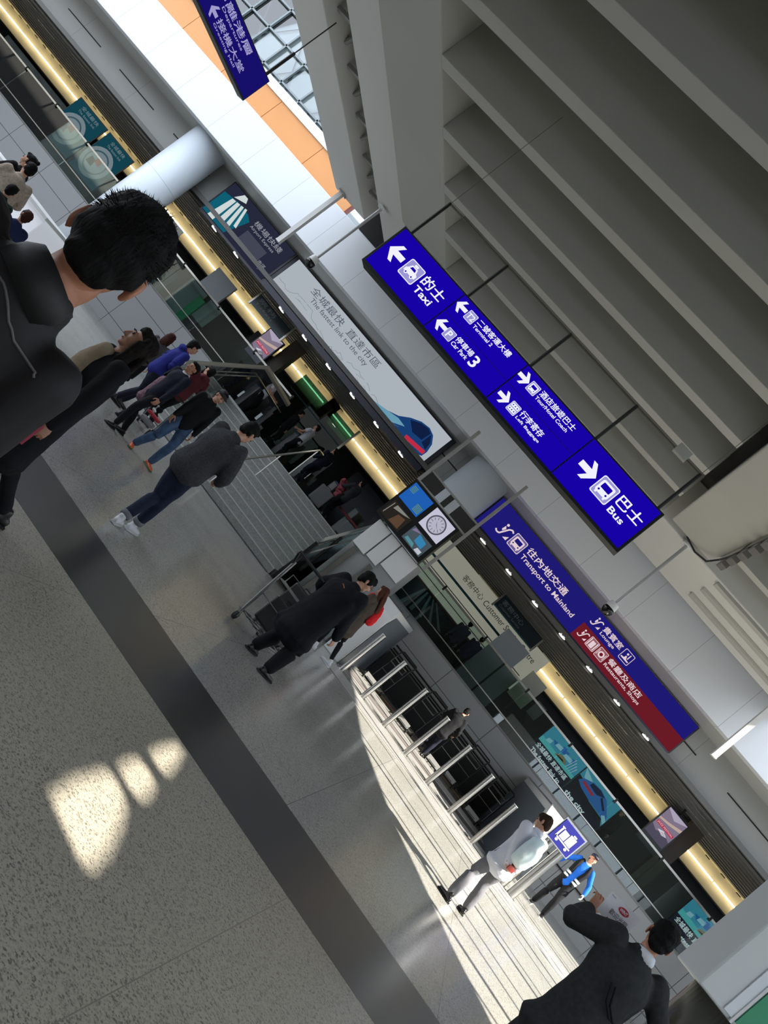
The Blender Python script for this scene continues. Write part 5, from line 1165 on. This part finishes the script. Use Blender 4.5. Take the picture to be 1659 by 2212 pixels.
bpy.data.objects.remove(bpy.data.objects['tmp'])
# --- woman with red scarf behind him
C_brown = cloth('browncoat', (74, 66, 58))
p, k = person('woman in a brown coat with a bright red scarf and long brown hair, white shoes', -2.12, 15.9, 0, 70, 1.84, foot=((-.1, .1, 0), (.12, -.25, 0)), top=C_brown, topkind='coat', hem=.66, lean=7, hands=((-.2, .34, 1.0), (.2, .36, .98)),
              legs=C_black, legw=.8, cuff=.84, shoes=S_white, sole=S_white, hair='long', hairm=mat('hair_lightbrown', (74, 44, 32), .75, spec=.15, bump=.5, bscale=100, stretch=(1, 1, .2)), bulk=1.1, head=(0, -14, 0))
T, up = k['T'], k['up']; q = nb(); chain(q, [T(up((-.12, .05, 1.42))), T(up((0, .12, 1.36))), T(up((.13, .03, 1.42))), T(up((.14, -.09, 1.36))), T(up((.10, -.15, 1.2))), T(up((.06, -.17, 1.05)))], [.075, .08, .075, .08, .09, .09], 12)
lpart('scarf', fuse(q, .014, 1, .012, 12), cloth('redscarf', (214, 40, 48)), p, smooth=True)
q = nb(); chain(q, [T(up((-.12, .17, 1.30))), T(up((.02, .22, 1.22))), T(up((.05, .24, 1.05)))], [.06, .08, .06], 12); lpart('blouse', fuse(q, .014, 1, .01, 12), cloth('whiteblouse', (206, 208, 222)), p, smooth=True)
# --- person at the trolley bay
person('person in black with bowed head seen from behind among the parked trolleys', .62, 20.6, 0, -12, 1.66, foot=((-.12, 0, 0), (.12, .15, 0)), top=C_black, hem=.8, legs=C_navy, shoes=S_black, hands=((-.25, .3, .98), (.25, .3, .98)), lean=14, bulk=1.2, head=(0, -12, 0))
# --- man in the white shirt with a pale backpack
p, k = person('man in a loose white shirt and grey trousers standing in the sunlight, seen from behind', 2.02, 10.95, 0, 22, 1.62, foot=((-.22, -.12, 0), (.22, .1, 0)), toe=(20, -15), top=cloth('whiteshirt', (206, 208, 220), .05), topkind='shirt', hem=.80,
              hands=((-.06, -.19, .90), (.06, -.21, .92)), elbow=((-1, -.3, -.1), (1, -.3, -.1)), legs=cloth('greytrousers', (104, 104, 110)), legw=1.12, shoes=S_black, hair='fringe', hairm=mat('hair_warm', (52, 38, 28), .75, spec=.15, bump=.5, bscale=100), bulk=1.2, head=(35, -22, 0),
              lean=4, collar=cloth('shirtcollar', (214, 216, 226), .04), palm=((V((0, -1, 0)), V((0, 0, 1)), V((1, -.1, -.5))), (V((0, -1, 0)), V((0, 0, 1)), V((-1, -.1, -.4)))))
T, up = k['T'], k['up']; q = nb(); chain(q, [T(up((0, -.20, 1.02))), T(up((0, -.235, 1.2))), T(up((0, -.20, 1.37)))], [(.13, .09), (.145, .10), (.11, .07)], 16, side=V((1, 0, 0))); q = fuse(q, .014, 2, .008, 8)
bp_ = held('backpack', 'pale translucent white backpack on the man in the white shirt', 'backpack', q, mat('pack_pale', (208, 226, 232), .45, var=.06), p)
for f in bp_.data.polygons: f.use_smooth = True
q = nb(); w_ = T(k['wr'][1]); box(q, w_.x - .13, w_.x - .03, w_.y - .05, w_.y - .03, w_.z - .06, w_.z + .0); held('wallet', 'small red wallet held behind the back of the man in the white shirt', 'wallet', q, mat('wallet_red', (146, 52, 46), .5), p)
# --- worker in blue
p, k = person('airport worker in a blue shirt and black vest with white gloves', 4.96, 20.5, 0, 165, 1.88, foot=((-.18, .1, 0), (.14, -.1, 0)), top=cloth('brightblue', (32, 98, 196), .1), topkind='shirt', legs=C_black, legw=1.1, shoes=S_black,
              sole=mat('sole_white', (190, 192, 194), .5), hands=((-.40, .10, .98), (.42, .12, 1.02)), gloves=cloth('glove', (214, 212, 204), .04), head=(20, 8, 0), collar=cloth('palecollar', (196, 198, 204)), skin=(200, 144, 116))
T, up = k['T'], k['up']
for sg in (-1, 1):
    q = nb(); chain(q, [T(up((sg * .105, .02, .90))), T(up((sg * .11, .02, 1.12))), T(up((sg * .13, .02, 1.3))), T(up((sg * .105, .0, 1.44)))], [(.078, .142), (.075, .138), (.07, .145), (.045, .085)], 14, side=V((1, 0, 0)))
    v_ = lpart('vest', fuse(q, .014, 1), C_black, p, smooth=True)
    for z_ in (.97, 1.05): q = nb(); chain(q, [T(up((sg * .108, .02, z_ - .012))), T(up((sg * .108, .02, z_ + .012)))], [(.083, .148), (.083, .148)], 16, side=V((1, 0, 0)), sub=1); lpart('reflective_band', q, mat('reflective', (196, 200, 204), .3, metal=.3), v_)
H, HR, s = k['H'], k['HR'], k['s']; q = nb(); ball(q, H((0, -.01, .17)), (.092 * s, .104 * s, .06 * s), HR, 16); chain(q, [H((0, .08, .155)), H((0, .16, .15))], [(.07, .008), (.055, .006)], 12, side=HR @ V((1, 0, 0))); lpart('cap', fuse(q, .008, 1), mat('cap_navy', (30, 32, 60), .7), p, smooth=True)
# --- man in the suit with the name board
C_suit = cloth('greysuit', (46, 48, 50), .2, .25, 30, 120)
p, k = person('man in a dark grey suit seen from behind, lifting a name board', 2.02, 5.75, 0, 12, 1.83, foot=((-.14, -.1, 0), (.16, .12, 0)), top=C_suit, hem=.74, hands=((-.22, .40, 1.36), (.31, .0, .98)), elbow=((-1, .1, -.8), (1, -.6, .0)), legs=C_suit, shoes=S_black,
              fine=True, bulk=1.15, build=1.06, head=(-22, -4, 0), hair='short', collar=cloth('whitecollar', (214, 218, 226), .03), skin=(186, 132, 104), lean=4, palm=((V((0, -1, 0)), V((1, 0, .2)), V((0, .2, 1))), None), curl=(.7, .9))
T, up = k['T'], k['up']; q = nb(); 
for dx in (0, .035): tube(q, [T(up((-.10 + dx, -.155, 1.22))), T(up((-.05 + dx, -.165, 1.13))), T(up((.03 + dx, -.165, 1.08))), T(up((.10 + dx, -.16, 1.08)))], .007, 6)
lpart('bag_strap', q, C_black, p, smooth=True)
wl = WM[p] @ T(k['wr'][0])
t = thing('name_board', 'white name board with a red oval, held up by the man in the suit', 'sign', (wl.x + .10, wl.y - .02, wl.z + .05), R(-6)); t.rotation_euler = (0, R(-7), R(-6)); o = V((0, 0, 0)); SB_ = .64
bm = nb(); pp = rrect(-.12, .26, .0, .255, .02); A = [bm.verts.new((a, 0, b)) for a, b in pp]; B_ = [bm.verts.new((a, .006, b)) for a, b in pp]; bm.faces.new(A); bm.faces.new(list(reversed(B_)))
for j in range(len(pp)): bm.faces.new((A[j], B_[j], B_[(j + 1) % len(pp)], A[(j + 1) % len(pp)]))
bm.transform(Matrix.Scale(SB_, 4)); lpart('board', bm, mat('board_white', (240, 241, 250), .5), t)
bm = nb(); n_ = disc(.09, .185, .062, .036, 20); poly(bm, n_, o, XR, ZU, .003, 0); poly(bm, [(.0, .0), (.255, .0), (.255, .03), (.0, .03)], o, XR, ZU, .003, 0)
text(bm, 'WINT', .045, .135, .168, .202, o, XR, ZU, .005, .02, 1); text(bm, '歡迎光臨', -.02, .2, .07, .13, o, XR, ZU, .004, .0, 2); text(bm, 'Hotels', -.1, -.05, .222, .238, o, XR, ZU, .004, 0, 2)
bm.transform(Matrix.Scale(SB_, 4)); lpart('printing', bm, [mat('board_red', (196, 44, 60), .5), mat('board_white', (240, 241, 250), .5), mat('board_ink', (60, 62, 76), .5)], t, recalc=False)
# --- people upstairs
person('staff member in a short sleeved white shirt upstairs behind the stairs', -8.75, 24.45, 1.7, 80, 1.68, top=cloth('staffwhite', (206, 206, 212), .04), topkind='shirt', sleeve=.5, legs=C_black, shoes=S_black, hands=((-.2, .34, 1.1), (.2, .36, 1.12)))
person('staff member in dark navy upstairs, left of the person in pink', -7.75, 24.35, 1.7, 60, 1.66, top=C_navy, legs=C_navy, shoes=S_black, hands=((-.22, .2, .95), (.22, .2, .95)), bulk=1.1)
person('person in black upstairs left of the staff in the white shirt', -9.55, 24.75, 1.7, -40, 1.6, top=C_black, legs=C_black, shoes=S_black)
p, k = person('person in a grey top upstairs carrying a pink and red coat', -6.45, 24.5, 1.7, 55, 1.70, top=cloth('greytop', (58, 60, 64)), legs=C_black, shoes=S_black, hands=((-.2, .32, 1.1), (.2, .32, 1.05)))
q = nb(); w_ = k['T'](k['wr'][0]); chain(q, [w_ + V((-.05, .06, .12)), w_ + V((.1, .08, .02)), w_ + V((.2, .06, -.18)), w_ + V((.2, .05, -.34))], [.09, .14, .15, .1], 12)
held('coat', 'pink and red checked coat over the arm of the person in grey upstairs', 'coat', fuse(q, .018, 1, .03, 9), mat('coat_pink', (176, 84, 96), .8, var=.45, vscale=9), p)
suitcase(-6.95, 24.45, 1.7, 20, .5, .3, .62, 'light grey suitcase upstairs before the person with the pink coat', m=mat('suitcase_grey', (118, 120, 122), .5))
suitcase(-5.62, 24.5, 1.7, 10, .42, .26, .5, 'smaller light grey suitcase upstairs, right of the person with the pink coat', m=mat('suitcase_grey', (118, 120, 122), .5))
person('person in a grey blue shirt seen from behind at the service counter, the left one', -1.12, 25.1, 1.7, 10, 1.62, top=cloth('greyblue', (74, 74, 92)), topkind='shirt', legs=C_black, shoes=S_black, hair='short', facial=False)
person('person in a blue shirt seen from behind at the service counter, the right one', -.55, 25.15, 1.7, -10, 1.60, top=cloth('steelblue', (52, 60, 92)), topkind='shirt', legs=C_black, shoes=S_black, hair='short', facial=False)
person('dark silhouette of a person upstairs under the right television', 5.7, 25.4, 1.7, 150, 1.66, top=cloth('darkgreen', (24, 34, 30)), legs=C_black, shoes=S_black)
# --- people at the far left edge
person('boy in a dark green plaid shirt with round black hair at the left edge', -7.35, 8.05, 0, 30, 1.25, top=cloth('greenplaid', (26, 52, 48), .6, .2, 34), topkind='shirt', legs=C_navy, shoes=S_black, hands=((-.2, .3, .9), (.2, .3, .9)), build=1.05)
person('seated looking child in a navy coat next to the boy in plaid', -6.7, 7.75, 0, 60, 1.22, top=cloth('navyblue', (30, 40, 76)), topkind='coat', legs=C_navy, shoes=S_black, hair='fringe', hairm=mat('hair_chestnut', (60, 34, 26), .75, spec=.15, bump=.5, bscale=100), bulk=1.25)
person('person in a beige knitted jumper leaning over the white counter at the left edge', -8.15, 8.9, 0, 60, 1.58, top=cloth('knit', (176, 160, 146), .2, .6, 30, 60), topkind='sweater', legs=C_black, shoes=S_black, hands=((-.2, .42, 1.05), (.2, .42, 1.1)), lean=18, bulk=1.2)
person('person in black reaching over the white counter at the left edge', -8.95, 9.7, 0, 100, 1.62, top=C_black, legs=C_black, shoes=S_black, hands=((-.18, .42, 1.18), (.18, .42, 1.2)), lean=10, hair='bun')
t = thing('display_counter', 'white display counter, brightened to look window-lit, at the left edge behind the children', 'counter', (-10.2, 10.6, 0))
part('body', box(nb(), -12.2, -8.9, 10.6, 11.5, 0, 1.15), mat('counter_white_windowlit', (226, 230, 238), .4, emit=.35), t, bev=.02); part('top', box(nb(), -12.25, -8.85, 10.5, 11.55, 1.15, 1.2), M_white, t); part('kick_plate', box(nb(), -12.15, -8.95, 10.57, 10.6, 0, .1), M_dark, t)  # emission in the body's white stands for window light falling on it
